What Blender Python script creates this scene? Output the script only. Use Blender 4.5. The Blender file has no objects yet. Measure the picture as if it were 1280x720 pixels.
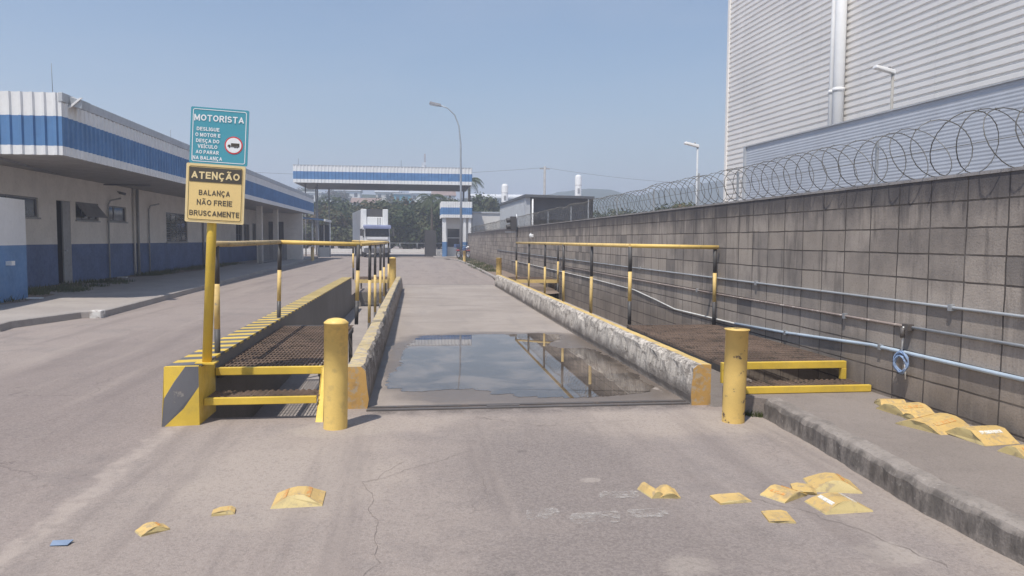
import bpy, bmesh, math, random
from mathutils import Vector, Matrix, noise as mnoise
random.seed(7)
R = math.radians
scn = bpy.context.scene
col = scn.collection

# ------------------------------------------------------------------ materials
class NT:
    def __init__(s, name):
        s.m = bpy.data.materials.new(name); s.m.use_nodes = True
        s.t = s.m.node_tree; s.n = s.t.nodes; s.l = s.t.links
        s.b = s.n['Principled BSDF']
        g = s.n.new('ShaderNodeNewGeometry'); s.geo = g; s.pos = g.outputs['Position']
    def obj_coords(s):
        tc = s.n.new('ShaderNodeTexCoord'); s.pos = tc.outputs['Object']; return s
    def put(s, sock, v):
        if isinstance(v, bpy.types.NodeSocket): s.l.new(v, sock)
        elif isinstance(v, (tuple, list)) and len(v) == 3 and sock.type == 'RGBA': sock.default_value = (*v, 1)
        else: sock.default_value = v
    def noise(s, scale, detail=4, rough=.55, vec=None, stretch=None, out='Fac', dist=0):
        n = s.n.new('ShaderNodeTexNoise'); n.inputs['Scale'].default_value = scale
        n.inputs['Detail'].default_value = detail; n.inputs['Roughness'].default_value = rough
        n.inputs['Distortion'].default_value = dist
        v = vec or s.pos
        if stretch: v = s.map(v, scale=stretch)
        s.l.new(v, n.inputs['Vector']); return n.outputs[out]
    def map(s, v, loc=(0,0,0), rot=(0,0,0), scale=(1,1,1)):
        m = s.n.new('ShaderNodeMapping'); s.l.new(v, m.inputs['Vector'])
        m.inputs['Location'].default_value = loc; m.inputs['Rotation'].default_value = rot; m.inputs['Scale'].default_value = scale
        return m.outputs['Vector']
    def ramp(s, f, a, b, lo=0., hi=1.):
        m = s.n.new('ShaderNodeMapRange'); m.clamp = True; m.interpolation_type = 'SMOOTHSTEP'
        s.l.new(f, m.inputs['Value'])
        for k, v in (('From Min', a), ('From Max', b), ('To Min', lo), ('To Max', hi)): m.inputs[k].default_value = v
        return m.outputs['Result']
    def math(s, op, a, b=0., c=None):
        m = s.n.new('ShaderNodeMath'); m.operation = op
        s.put(m.inputs[0], a); s.put(m.inputs[1], b)
        if c is not None: s.put(m.inputs[2], c)
        return m.outputs[0]
    def mix(s, f, a, b, blend='MIX'):
        m = s.n.new('ShaderNodeMix'); m.data_type = 'RGBA'; m.blend_type = blend
        s.put(m.inputs[0], f); s.put(m.inputs[6], a); s.put(m.inputs[7], b); return m.outputs[2]
    def sep(s, v=None):
        x = s.n.new('ShaderNodeSeparateXYZ'); s.l.new(v or s.pos, x.inputs[0]); return x.outputs
    def comb(s, x, y, z):
        c = s.n.new('ShaderNodeCombineXYZ')
        for i, v in enumerate((x, y, z)): s.put(c.inputs[i], v)
        return c.outputs[0]
    def bump(s, h, strength=.3, dist=.01):
        b = s.n.new('ShaderNodeBump'); b.inputs['Strength'].default_value = strength; b.inputs['Distance'].default_value = dist
        s.l.new(h, b.inputs['Height']); s.l.new(b.outputs[0], s.b.inputs['Normal'])
    def voro(s, scale, feature='F1', vec=None, out='Distance'):
        v = s.n.new('ShaderNodeTexVoronoi'); v.feature = feature; v.inputs['Scale'].default_value = scale
        s.l.new(vec or s.pos, v.inputs['Vector']); return v.outputs[out]
    def fin(s, c, rough=.8, metal=0., spec=.4):
        s.put(s.b.inputs['Base Color'], c); s.put(s.b.inputs['Roughness'], rough); s.put(s.b.inputs['Metallic'], metal)
        s.b.inputs['Specular IOR Level'].default_value = spec
        return s.m

def sc(c, k): return tuple(min(1, x*k) for x in c)

def paint(name, c, wear=None, wth=(.62, .7), wscale=5, var=.12, rough=.5, dirt=.3, objc=False, metal=0., spec=.4, grime=(.16, .13, .11)):
    """painted surface: slow tone changes, grime blotches, chips showing the wear colour"""
    s = NT(name)
    if objc: s.obj_coords()
    n1 = s.noise(1.7, 4); n2 = s.noise(9, 5); n3 = s.noise(70, 3)
    a = s.mix(s.ramp(n1, .3, .7), sc(c, 1-var), sc(c, 1+var))
    a = s.mix(s.math('MULTIPLY', s.ramp(n2, .5, .75), dirt), a, grime)
    a = s.mix(s.math('MULTIPLY', s.ramp(n3, .4, .8), .12), a, sc(c, .6))
    if wear:
        w = s.noise(wscale, 7, .65)
        f = s.ramp(w, wth[0], wth[1]); a = s.mix(f, a, wear)
        s.bump(s.math('ADD', s.math('MULTIPLY', f, -.6), s.math('MULTIPLY', n3, .3)), .35, .004)
    else:
        s.bump(n3, .08, .003)
    return s.fin(a, s.ramp(n2, .3, .7, rough-.08, min(1, rough+.15)), metal, spec)

def concrete(name, c, dark, var=.5, bump=.4, scale=1., rough=.9, streak=False):
    s = NT(name)
    big = s.noise(.9*scale, 5, .6); med = s.noise(5*scale, 6, .62); fine = s.noise(60, 4, .6); gr = s.noise(230, 2)
    a = s.mix(s.ramp(big, .35, .68), c, s.mix(.5, c, dark))
    a = s.mix(s.math('MULTIPLY', s.ramp(med, .5, .72), var), a, dark)
    if streak:
        st = s.noise(6, 5, .6, stretch=(1.6, 1.6, .18)); a = s.mix(s.math('MULTIPLY', s.ramp(st, .48, .66), .7), a, dark)
    a = s.mix(s.math('MULTIPLY', s.ramp(gr, .5, .75), .28), a, sc(c, 1.35))
    a = s.mix(s.math('MULTIPLY', s.ramp(fine, .52, .75), .3), a, sc(dark, .8))
    pb = s.sep(s.voro(95*scale, out='Color'))[0]; a = s.mix(s.ramp(pb, 0, 1, 0, .22), a, sc(c, 1.4)); a = s.mix(s.ramp(pb, .3, 0, 0, .25), a, dark)
    s.bump(s.math('ADD', fine, s.math('MULTIPLY', gr, .5)), bump, .006)
    return s.fin(a, rough, 0, .25)

M = {}
def kerb_stain():
    s = NT('stained_kerb'); x = s.sep()
    n = s.noise(4, 6, .65); st = s.noise(9, 5, .65, stretch=(1, 1.2, .3)); f = s.noise(40, 5, .65)
    hz = s.math('ADD', x[2], s.math('MULTIPLY', s.math('SUBTRACT', s.noise(5, 5, .7), .5), .16))
    a = s.mix(s.ramp(n, .35, .65), (.30, .265, .235), (.21, .185, .165))
    face = s.math('MULTIPLY', s.ramp(hz, .172, .135), s.ramp(hz, .0, .05, .35, 1))
    a = s.mix(s.math('MULTIPLY', face, s.ramp(st, .36, .62, .15, .85)), a, (.105, .094, .085))
    a = s.mix(s.ramp(f, .5, .72, 0, .45), a, (.10, .09, .082))
    a = s.mix(s.math('MULTIPLY', s.ramp(s.noise(18, 6, .7), .61, .70), .5), a, (.46, .42, .38))
    s.bump(s.math('ADD', n, f), .6, .01)
    return s.fin(a, .95, 0, .2)
YEL = (.60, .37, .045)
M['yellow'] = paint('yellow_paint', (.76, .53, .16), wear=(.48, .36, .18), wth=(.64, .74), wscale=13, var=.12, dirt=.34, rough=.55)
M['yellow_bright'] = paint('bright_yellow_paint', (.70, .48, .065), wear=(.2, .16, .12), wth=(.68, .72), wscale=14, dirt=.2, rough=.45)
M['yellow_chip'] = paint('chipped_yellow_paint', (.70, .48, .15), wear=(.15, .105, .07), wth=(.59, .62), wscale=9, dirt=.3)
M['yellow_pale'] = paint('faded_yellow_paint', (.70, .50, .19), wear=(.30, .25, .2), wth=(.58, .7), wscale=10, dirt=.3, rough=.6)
M['yellow_old'] = paint('weathered_yellow_rail', (.50, .38, .20), wear=(.28, .21, .16), wth=(.55, .68), wscale=12, dirt=.4, rough=.7)
M['black'] = paint('black_paint', (.075, .072, .072), wear=(.12, .11, .1), wth=(.62, .7), wscale=16, dirt=.15, rough=.5)
M['graphite'] = paint('dark_grey_paint', (.13, .13, .14), wear=(.26, .24, .22), wth=(.62, .7), wscale=9, dirt=.2, rough=.65)
M['grate'] = paint('rusty_grating_steel', (.215, .15, .11), wear=(.10, .078, .06), wth=(.5, .65), wscale=7, dirt=.4, rough=.85, var=.25)
M['steel_dark'] = paint('dark_steel', (.10, .09, .085), wear=(.18, .13, .1), wth=(.55, .7), wscale=8, rough=.6)
M['galv'] = paint('galvanised_steel', (.42, .44, .46), var=.1, dirt=.2, rough=.45, metal=.5)
M['pipe_grey'] = paint('grey_conduit', (.33, .35, .37), wear=(.22, .14, .09), wth=(.64, .7), wscale=7, rough=.5)
M['pipe_rust'] = paint('flaking_conduit', (.27, .22, .2), wear=(.45, .4, .36), wth=(.55, .62), wscale=14, rough=.7)
M['pipe_blue'] = paint('pale_blue_conduit', (.42, .50, .58), wear=(.5, .33, .24), wth=(.68, .72), wscale=5, rough=.45)
M['cable_white'] = paint('white_cable', (.62, .62, .6), rough=.5)
M['cable_blue'] = paint('blue_cable', (.24, .34, .52), rough=.5)
M['white'] = paint('white_paint', (.76, .76, .75), var=.04, dirt=.12, rough=.55, grime=(.4, .37, .34))
M['blue'] = paint('blue_paint', (.10, .22, .42), var=.1, dirt=.15, rough=.5, grime=(.12, .18, .3))
M['dado'] = paint('blue_wall_paint', (.085, .135, .27), var=.15, dirt=.3, rough=.6, grime=(.07, .09, .15))
M['cream'] = paint('cream_wall', (.72, .68, .62), var=.06, dirt=.2, rough=.8, grime=(.35, .31, .27))
M['cream2'] = paint('pale_cream_wall', (.72, .70, .66), var=.05, dirt=.2, rough=.8, grime=(.4, .36, .3))
M['soffit'] = paint('soffit_paint', (.36, .345, .33), var=.1, dirt=.3, rough=.9)
M['door_grey'] = paint('grey_door_paint', (.33, .33, .33), var=.08, rough=.5)
M['frame_grey'] = paint('grey_window_frame', (.22, .22, .23), rough=.5)
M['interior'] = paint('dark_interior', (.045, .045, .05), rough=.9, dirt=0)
M['red'] = paint('red_paint', (.62, .05, .06), rough=.5)
M['orange'] = paint('orange_reflector', (.66, .30, .08), wear=(.56, .40, .17), wth=(.44, .56), wscale=40, var=.15, rough=.5, objc=True)
M['white_strip'] = paint('white_reflector', (.72, .70, .64), wear=(.56, .44, .24), wth=(.52, .6), wscale=40, rough=.5, objc=True)
M['teal'] = paint('teal_sign_paint', (.075, .32, .40), var=.04, dirt=.08, rough=.4, grime=(.1, .3, .36))
M['signyel'] = paint('yellow_sign_paint', (.78, .57, .24), var=.04, dirt=.06, rough=.4, grime=(.6, .45, .2))
M['signyel_edge'] = paint('pale_sign_border', (.75, .60, .32), var=.04, dirt=.06, rough=.4)
M['signblack'] = paint('brown_black_sign_ink', (.075, .065, .05), var=.05, dirt=.05, rough=.5)
M['signwhite'] = paint('white_sign_ink', (.80, .82, .82), var=.02, dirt=.03, rough=.4, grime=(.6, .6, .6))
M['bump'] = paint('faded_bump_rubber', (.58, .40, .15), wear=(.40, .30, .17), wth=(.5, .66), wscale=22, dirt=.5, rough=.6)
M['bump_b'] = paint('bump_side_rubber', (.54, .43, .2), wear=(.36, .29, .18), wth=(.52, .66), wscale=18, dirt=.35, rough=.7)
M['razor'] = paint('weathered_razor_wire', (.13, .125, .115), var=.2, dirt=.2, rough=.5, metal=.3)
def clad():
    s = NT('white_cladding')
    a = s.mix(s.ramp(s.noise(.35, 4), .35, .65), (.86, .825, .78), (.79, .76, .72))
    a = s.mix(s.ramp(s.noise(1.3, 6, .65, stretch=(1, 1.0, .06)), .5, .72, 0, .35), a, (.55, .52, .47))
    x = s.sep(); seam = s.ramp(s.math('ABSOLUTE', s.math('SUBTRACT', s.math('FRACT', s.math('DIVIDE', x[1], 5.2)), .5)), .006, .002)
    a = s.mix(s.math('MULTIPLY', seam, .13), a, (.4, .39, .37))
    return s.fin(a, .5, 0, .4)
M['white_clad'] = clad()
M['grey_clad'] = paint('grey_cladding', (.46, .49, .54), var=.05, dirt=.1, rough=.45, grime=(.4, .4, .42))
M['shed_clad'] = paint('light_grey_cladding', (.46, .48, .50), var=.06, dirt=.15, rough=.5)
M['dark_roof'] = paint('dark_sheet_roof', (.11, .115, .125), var=.1, rough=.6)
M['terracotta'] = paint('terracotta_roof', (.28, .19, .15), var=.2, rough=.9)
M['rubber'] = paint('tyre_rubber', (.03, .03, .03), rough=.8, dirt=.3)
M['chrome'] = paint('bright_metal', (.6, .6, .6), rough=.25, metal=.9, dirt=.1)
M['truck_white'] = paint('truck_white_paint', (.78, .78, .78), var=.03, dirt=.12, rough=.35, grime=(.4, .38, .36))
M['visor'] = paint('blue_visor_plastic', (.22, .25, .40), rough=.3)
M['screen'] = paint('dark_windscreen', (.02, .022, .026), rough=.25, dirt=.05, spec=.3)
M['bark'] = paint('bark', (.14, .11, .08), var=.3, rough=.95, dirt=.4)
M['polewood'] = paint('concrete_pole', (.34, .33, .31), rough=.9)
M['kerb_block_white'] = paint('whitewashed_kerb', (.68, .66, .62), wear=(.35, .31, .28), wth=(.5, .62), wscale=18, rough=.9)

def glass(name, c=(.03, .035, .04), rough=.06):
    s = NT(name); n = s.noise(2.2, 3)
    return s.fin(s.mix(n, c, sc(c, 2.2)), rough, 0, .7)
M['glass'] = glass('dark_window_glass')
M['lamp_lens'] = glass('lamp_lens', (.5, .5, .48), .2)
M['signal_lens'] = glass('signal_lens', (.05, .02, .02), .2)

# --- asphalt
def ground_mat():
    s = NT('asphalt'); x = s.sep()
    big = s.noise(.22, 4, .6); med = s.noise(1.3, 6, .62); fine = s.noise(48, 6, .7); gr = s.noise(170, 3, .65)
    spk = s.voro(95)
    left = (.245, .198, .178); apron = (.265, .219, .193)
    edge = s.math('ADD', x[0], s.math('MULTIPLY', s.math('SUBTRACT', s.noise(1.1, 3), .5), .35))
    side = s.ramp(edge, -2.12, -2.0)
    a = s.mix(side, left, apron)
    a = s.mix(s.ramp(big, .35, .7, 0, .5), a, (.29, .245, .215))
    a = s.mix(s.ramp(med, .5, .66, 0, .5), a, (.18, .155, .148))
    a = s.mix(s.ramp(s.noise(2.6, 6, .7), .56, .68, 0, .35), a, (.33, .285, .25))
    # darker bitumen and tyre polish in front of the deck
    pol = s.math('MULTIPLY', s.ramp(x[0], .3, 1.0), s.ramp(x[0], 3.2, 2.4))
    a = s.mix(s.math('MULTIPLY', pol, s.ramp(s.noise(.8, 4), .35, .6, 0, .45)), a, (.20, .175, .17))
    a = s.mix(s.ramp(gr, .42, .66, 0, .4), a, (.40, .355, .32))
    a = s.mix(s.ramp(fine, .5, .75, 0, .24), a, (.15, .128, .118))
    a = s.mix(s.math('MULTIPLY', s.ramp(spk, .16, .06), s.ramp(s.noise(7, 3), .4, .6, 0, .55)), a, (.52, .48, .45))
    a = s.mix(s.ramp(s.voro(38), .13, .05, 0, .5), a, (.12, .10, .095))
    def zone(cx, cy, rx, ry, amp=1.1, sc_=3.0, soft=.5):
        dx = s.math('DIVIDE', s.math('SUBTRACT', x[0], cx), rx); dy = s.math('DIVIDE', s.math('SUBTRACT', x[1], cy), ry)
        d = s.math('SQRT', s.math('ADD', s.math('MULTIPLY', dx, dx), s.math('MULTIPLY', dy, dy)))
        d = s.math('ADD', d, s.math('MULTIPLY', s.math('SUBTRACT', s.noise(sc_, 6, .68), .5), amp*1.6))
        return s.ramp(d, 1.0+soft*.5, 1.0-soft*.5)
    dust = (.365, .308, .262); dark = (.185, .158, .147)
    # cement skirts round the two bollards, dusty wash-out before the deck, silt in the gutter
    a = s.mix(s.math('MULTIPLY', zone(-.64, 6.25, .40, .26, .5, 5, .25), .8), a, (.345, .30, .255))
    a = s.mix(s.math('MULTIPLY', zone(2.80, 6.2, .42, .40, .8, 4, .4), .75), a, (.345, .30, .255))
    a = s.mix(s.math('MULTIPLY', zone(1.9, 6.25, 1.6, .55, 1.2, 2.2, .8), .8), a, dust)
    a = s.mix(s.math('MULTIPLY', zone(-.2, 6.45, .7, .30, 1.1, 2.6, .8), .7), a, dust)
    gut = s.math('MULTIPLY', s.ramp(s.math('ADD', x[0], s.math('MULTIPLY', s.math('SUBTRACT', s.noise(3, 5, .65), .5), .35)), 2.72, 2.92), s.ramp(x[1], 6.7, 6.3))
    a = s.mix(s.math('MULTIPLY', gut, s.ramp(s.noise(9, 5, .7), .3, .6, .35, .85)), a, (.33, .28, .24))
    a = s.mix(s.math('MULTIPLY', zone(.95, 5.2, .75, 1.5, 1.1, 1.4, 1.0), .8), a, dark)
    a = s.mix(s.math('MULTIPLY', zone(1.0, 3.5, .9, .55, 1.3, 2.2, .9), .75), a, dark)
    a = s.mix(s.math('MULTIPLY', zone(-3.6, 8, 1.2, 7, 1.0, .8, 1.0), .6), a, (.185, .15, .138))
    a = s.mix(s.math('MULTIPLY', zone(-.9, 5.2, .7, .9, 1.2, 1.7, 1.0), .8), a, dust)
    a = s.mix(s.math('MULTIPLY', zone(1.36, 3.42, .15, .10, 2.2, 5, .9), .4), a, (.40, .35, .30))
    a = s.mix(s.math('MULTIPLY', zone(2.42, 3.42, .16, .14, 1.8, 6, .5), .55), a, (.42, .37, .32))
    a = s.mix(s.math('MULTIPLY', zone(1.15, 4.75, .07, .05, .8, 12, .3), .6), a, (.38, .33, .29))
    # oily dirt along the steel edge
    edgeb = s.math('MULTIPLY', s.math('MULTIPLY', s.ramp(x[1], 6.62, 6.86), s.ramp(x[1], 7.2, 7.1)), s.math('MULTIPLY', s.ramp(x[0], -.55, -.35), s.ramp(x[0], 2.75, 2.6)))
    a = s.mix(s.math('MULTIPLY', edgeb, s.ramp(s.noise(4, 5, .65), .35, .6, .2, .85)), a, (.10, .085, .078))
    # long cross-wise tar seams and tyre polish on the far apron
    a = s.mix(s.math('MULTIPLY', s.ramp(s.noise(.35, 5, .6, stretch=(2.2, .35, 1)), .5, .68, 0, .45), s.ramp(x[1], 24, 28)), a, (.19, .155, .143))
    pb = s.sep(s.voro(85, out='Color'))[0]; a = s.mix(s.ramp(pb, 0, 1, .0, .30), a, (.40, .35, .31)); pb2 = s.sep(s.voro(60, out='Color'))[1]; a = s.mix(s.ramp(pb2, .6, 1, 0, .26), a, (.14, .118, .106))
    a = s.mix(s.ramp(s.noise(1.5, 5, .6, stretch=(1.5, .10, 1)), .50, .66, 0, .42), a, (.185, .155, .142)); a = s.mix(s.ramp(s.noise(1.1, 5, .6, stretch=(1.9, .14, 1)), .54, .70, 0, .35), a, (.35, .298, .258))
    a = s.mix(s.ramp(s.noise(.7, 7, .7), .56, .64, 0, .32), a, (.19, .165, .155)); a = s.mix(s.math('MULTIPLY', s.ramp(s.voro(1.7), .085, .05), s.ramp(s.noise(2.4, 3), .5, .6, 0, .4)), a, (.11, .095, .088))
    # cracks: distorted cell borders kept only in some areas
    wv = s.n.new('ShaderNodeVectorMath'); wv.operation = 'ADD'
    dn = s.noise(2.2, 5, .65, out='Color'); s.l.new(s.pos, wv.inputs[0])
    sub = s.n.new('ShaderNodeVectorMath'); sub.operation = 'MULTIPLY_ADD'; s.l.new(dn, sub.inputs[0])
    sub.inputs[1].default_value = (.9, .9, 0); sub.inputs[2].default_value = (-.45, -.45, 0); s.l.new(sub.outputs[0], wv.inputs[1])
    cr = s.voro(.75, 'DISTANCE_TO_EDGE', wv.outputs[0]); cr2 = s.voro(3.1, 'DISTANCE_TO_EDGE', wv.outputs[0])
    m1 = s.math('MULTIPLY', s.ramp(cr, .012, .002), s.ramp(s.noise(.45, 3), .55, .66))
    m2 = s.math('MULTIPLY', s.ramp(cr2, .02, .004), s.ramp(s.noise(.7, 3), .64, .74))
    ck = s.math('MAXIMUM', m1, m2)
    a = s.mix(s.math('MULTIPLY', ck, .42), a, (.10, .08, .075))
    # pale seam between the side road and the apron
    seam = s.math('MULTIPLY', s.ramp(s.math('ADD', s.math('ABSOLUTE', s.math('ADD', edge, 2.04)), s.math('MULTIPLY', s.math('SUBTRACT', s.noise(4.5, 6, .7), .5), .22)), .11, .03), s.ramp(x[1], 7.2, 6.3))
    a = s.mix(s.math('MULTIPLY', seam, s.ramp(s.noise(6, 5, .7), .35, .6, .1, .7)), a, (.40, .34, .295))
    h = s.math('ADD', s.math('MULTIPLY', gr, .7), s.math('ADD', s.math('MULTIPLY', spk, .5), s.math('MULTIPLY', ck, -1.2)))
    s.bump(h, .55, .006)
    return s.fin(a, s.ramp(med, .3, .7, .82, .95), 0, .25)
M['asphalt'] = ground_mat()

def deck_mat():
    s = NT('deck_concrete'); x = s.sep()
    big = s.noise(.5, 5, .6); med = s.noise(3, 6, .65); fine = s.noise(40, 5, .65); gr = s.noise(210, 2)
    a = s.mix(s.ramp(big, .35, .65), (.345, .30, .262), (.285, .245, .213))
    a = s.mix(s.ramp(med, .5, .72, 0, .5), a, (.24, .21, .19))
    a = s.mix(s.ramp(s.noise(3, 5, .6, stretch=(1, .16, 1)), .5, .72, 0, .4), a, (.23, .205, .19))
    a = s.mix(s.ramp(fine, .5, .75, 0, .3), a, (.2, .175, .16))
    a = s.mix(s.ramp(gr, .5, .8, 0, .3), a, (.44, .39, .345))
    # damp ring left by the puddle, wider towards the right-hand kerb
    wob = s.math('MULTIPLY', s.math('SUBTRACT', s.noise(1.6, 5, .65), .5), 1.1)
    dx = s.math('DIVIDE', s.math('SUBTRACT', x[0], 1.35), 1.75); dy = s.math('DIVIDE', s.math('SUBTRACT', x[1], 9.75), 2.75)
    d = s.math('ADD', s.math('ADD', s.math('POWER', s.math('ABSOLUTE', dx), 3.), s.math('POWER', s.math('ABSOLUTE', dy), 3.)), wob)
    wet = s.ramp(d, 1.55, .8)
    silt = s.math('MULTIPLY', wet, s.ramp(s.noise(2.5, 6, .6, stretch=(1, .5, 1)), .62, .72))
    wet = s.math('SUBTRACT', wet, silt)
    a = s.mix(s.math('MULTIPLY', wet, .8), a, (.12, .094, .074))
    # water stains running across the far half of the deck
    a = s.mix(s.math('MULTIPLY', s.ramp(s.noise(1.1, 5, .6, stretch=(.4, 1.1, 1)), .54, .64), s.ramp(x[1], 12.5, 15, 0, .35)), a, (.19, .165, .15))
    s.bump(s.math('ADD', fine, s.math('MULTIPLY', gr, .5)), .35, .005)
    return s.fin(a, s.math('SUBTRACT', .9, s.math('MULTIPLY', wet, .55)), 0, .4)
M['deck'] = deck_mat()

def water_mat():
    s = NT('puddle_water')
    n = s.noise(1.4, 5, .6, dist=.6); n2 = s.noise(5, 4)
    a = s.mix(s.ramp(n, .4, .65), (.075, .06, .048), (.17, .135, .105))
    s.b.inputs['IOR'].default_value = 1.33
    s.bump(s.noise(2.0, 2), .005, .02)
    return s.fin(a, s.ramp(n2, .3, .8, .0, .03), 0, .75)
M['water'] = water_mat()

def block_mat():
    s = NT('stacked_block_wall'); x = s.sep()
    wb = s.math('MULTIPLY', s.math('SUBTRACT', s.noise(3.3, 3), .5), .03)
    v = s.comb(s.math('ADD', s.math('SUBTRACT', x[1], .368), wb), s.math('ADD', s.math('ADD', x[2], .014), s.math('MULTIPLY', wb, .5)), 0.)
    br = s.n.new('ShaderNodeTexBrick'); br.offset = 0; br.squash = 1
    s.l.new(v, br.inputs['Vector'])
    for k, val in (('Scale', 1.), ('Brick Width', .419), ('Row Height', .217), ('Mortar Size', .008), ('Mortar Smooth', .25), ('Bias', 0.)): br.inputs[k].default_value = val
    br.inputs['Color1'].default_value = (.15, .15, .15, 1); br.inputs['Color2'].default_value = (.85, .85, .85, 1); br.inputs['Mortar'].default_value = (.5, .5, .5, 1)
    tone = br.outputs['Color']; mort = br.outputs['Fac']
    a = s.mix(tone, (.34, .295, .255), (.46, .40, .345))
    blotch = s.noise(1.1, 5, .6); a = s.mix(s.ramp(blotch, .42, .66, 0, .55), a, (.14, .128, .122))
    drip = s.noise(7, 5, .65, stretch=(1, 1.0, .14)); a = s.mix(s.math('MULTIPLY', s.ramp(drip, .50, .68, 0, .75), s.ramp(x[2], .5, 1.9, .35, 1)), a, (.115, .103, .095))
    pale = s.noise(9, 5, .6, stretch=(1, 1.3, .12)); a = s.mix(s.ramp(pale, .60, .70, 0, .45), a, (.42, .37, .32))
    cell = s.n.new('ShaderNodeTexWhiteNoise'); cell.noise_dimensions = '2D'
    s.l.new(s.comb(s.math('FLOOR', s.math('DIVIDE', s.math('SUBTRACT', x[1], .368), .419)), s.math('FLOOR', s.math('DIVIDE', s.math('ADD', x[2], .014), .217)), 0.), cell.inputs['Vector'])
    a = s.mix(s.ramp(cell.outputs['Value'], .0, .22, .5, 0), a, (.13, .122, .118)); a = s.mix(s.ramp(cell.outputs['Value'], .8, 1., 0, .4), a, (.42, .36, .30))
    # black water staining that hangs from the coping
    top = s.math('ADD', x[2], s.math('MULTIPLY', s.math('SUBTRACT', s.noise(5, 5, .7, stretch=(1, 1, .25)), .5), .5))
    a = s.mix(s.ramp(top, 1.72, 2.12, 0, .85), a, (.085, .08, .085))
    a = s.mix(s.ramp(top, .75, .2, 0, .6), a, (.15, .122, .098))
    a = s.mix(s.ramp(s.noise(55, 4), .5, .75, 0, .3), a, (.10, .09, .085))
    a = s.mix(s.math('MULTIPLY', mort, s.ramp(s.noise(3, 3), .25, .6, .55, .95)), a, (.075, .065, .06))
    s.bump(s.math('ADD', s.math('MULTIPLY', mort, -1.), s.math('MULTIPLY', s.noise(60, 5), .35)), .8, .012)
    return s.fin(a, .95, 0, .15)
M['blocks'] = block_mat()
M['coping'] = concrete('wall_coping_concrete', (.33, .31, .30), (.12, .112, .11))

def flaked(name, facing=(.62, .565, .495), amt=-.03):
    s = NT(name); x = s.sep()
    f = s.noise(9, 9, .72, stretch=(1, .5, 1)); f2 = s.noise(34, 6, .7); st = s.noise(9, 5, .65, stretch=(1, 1.5, .22))
    a = s.mix(s.ramp(s.noise(3, 5, .6), .3, .7), (.31, .272, .238), (.21, .185, .163))
    hz = s.math('ADD', x[2], s.math('MULTIPLY', s.math('SUBTRACT', s.noise(2.2, 6, .65), .5), .42))
    keep = s.math('MULTIPLY', s.math('MULTIPLY', s.ramp(f, .40+amt, .50+amt), s.ramp(f2, .36, .44, .25, 1)), s.ramp(hz, .07, .24))
    w = s.mix(s.ramp(st, .42, .62, 0, .75), facing, (.33, .295, .26))
    a = s.mix(keep, a, w)
    # damp dark band low down with a pale cement fillet at the very foot
    a = s.mix(s.math('MULTIPLY', s.ramp(hz, .17, .06), .55), a, (.12, .105, .092))
    a = s.mix(s.ramp(s.math('ADD', x[2], s.math('MULTIPLY', s.math('SUBTRACT', s.noise(7, 4), .5), .06)), .05, .015, 0, .75), a, (.37, .325, .285))
    a = s.mix(s.math('MULTIPLY', s.ramp(x[2], .3, .37), s.ramp(s.noise(12, 6, .7), .49, .60, 0, .65)), a, (.15, .134, .12))
    s.bump(s.math('ADD', keep, s.noise(45, 4)), .7, .012)
    return s.fin(a, .92, 0, .2)
M['flaked'] = flaked('flaking_white_kerb_side')
M['flaked_shaded'] = flaked('shaded_kerb_side', (.40, .365, .33), .03)  # left kerb's lane side: its shade is put into the greyer paint colour
M['kerb_top_l'] = paint('worn_kerb_top', (.50, .40, .22), wear=(.36, .31, .26), wth=(.48, .62), wscale=11, dirt=.5, rough=.9)
M['kerb_top_r'] = paint('yellow_kerb_top', (.60, .43, .16), wear=(.4, .33, .24), wth=(.56, .66), wscale=9, dirt=.3, rough=.85)
M['kerb_end'] = paint('worn_orange_kerb_end', (.54, .32, .10), wear=(.42, .33, .22), wth=(.5, .64), wscale=15, dirt=.5, rough=.85)
M['pitwall'] = concrete('pit_wall_concrete', (.22, .205, .19), (.15, .138, .128), .4)
M['pitfloor'] = concrete('pit_floor_concrete', (.36, .32, .29), (.2, .175, .16), .5)
M['walk'] = concrete('sidewalk_concrete', (.34, .305, .275), (.22, .195, .178), .45)
M['walk_dark'] = concrete('dark_sidewalk_asphalt', (.25, .215, .19), (.17, .145, .128), .45, bump=.6, scale=1.3)
M['kerb'] = kerb_stain()
M['kerb_l'] = concrete('pale_kerb', (.33, .30, .275), (.2, .18, .165), .4)
M['patchc'] = concrete('pale_concrete_patch', (.37, .33, .295), (.27, .235, .21), .4, scale=2)
M['soil'] = concrete('dry_soil', (.24, .185, .145), (.13, .10, .075), .6, bump=.7, scale=1.6)
M['hill'] = concrete('wooded_slope', (.055, .075, .045), (.03, .042, .025), .8, scale=.02)

def roadpaint():
    s = NT('worn_road_paint')
    f = s.noise(34, 7, .75); f2 = s.noise(11, 3)
    k = s.math('MULTIPLY', s.math('MULTIPLY', s.ramp(f, .33, .72), s.ramp(f2, .36, .60)), .78)
    a = s.fin(s.mix(s.noise(60, 3), (.48, .445, .41), (.58, .55, .51)), .85, 0, .2)
    s.put(s.b.inputs['Alpha'], k); return a
M['roadpaint'] = roadpaint()

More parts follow.
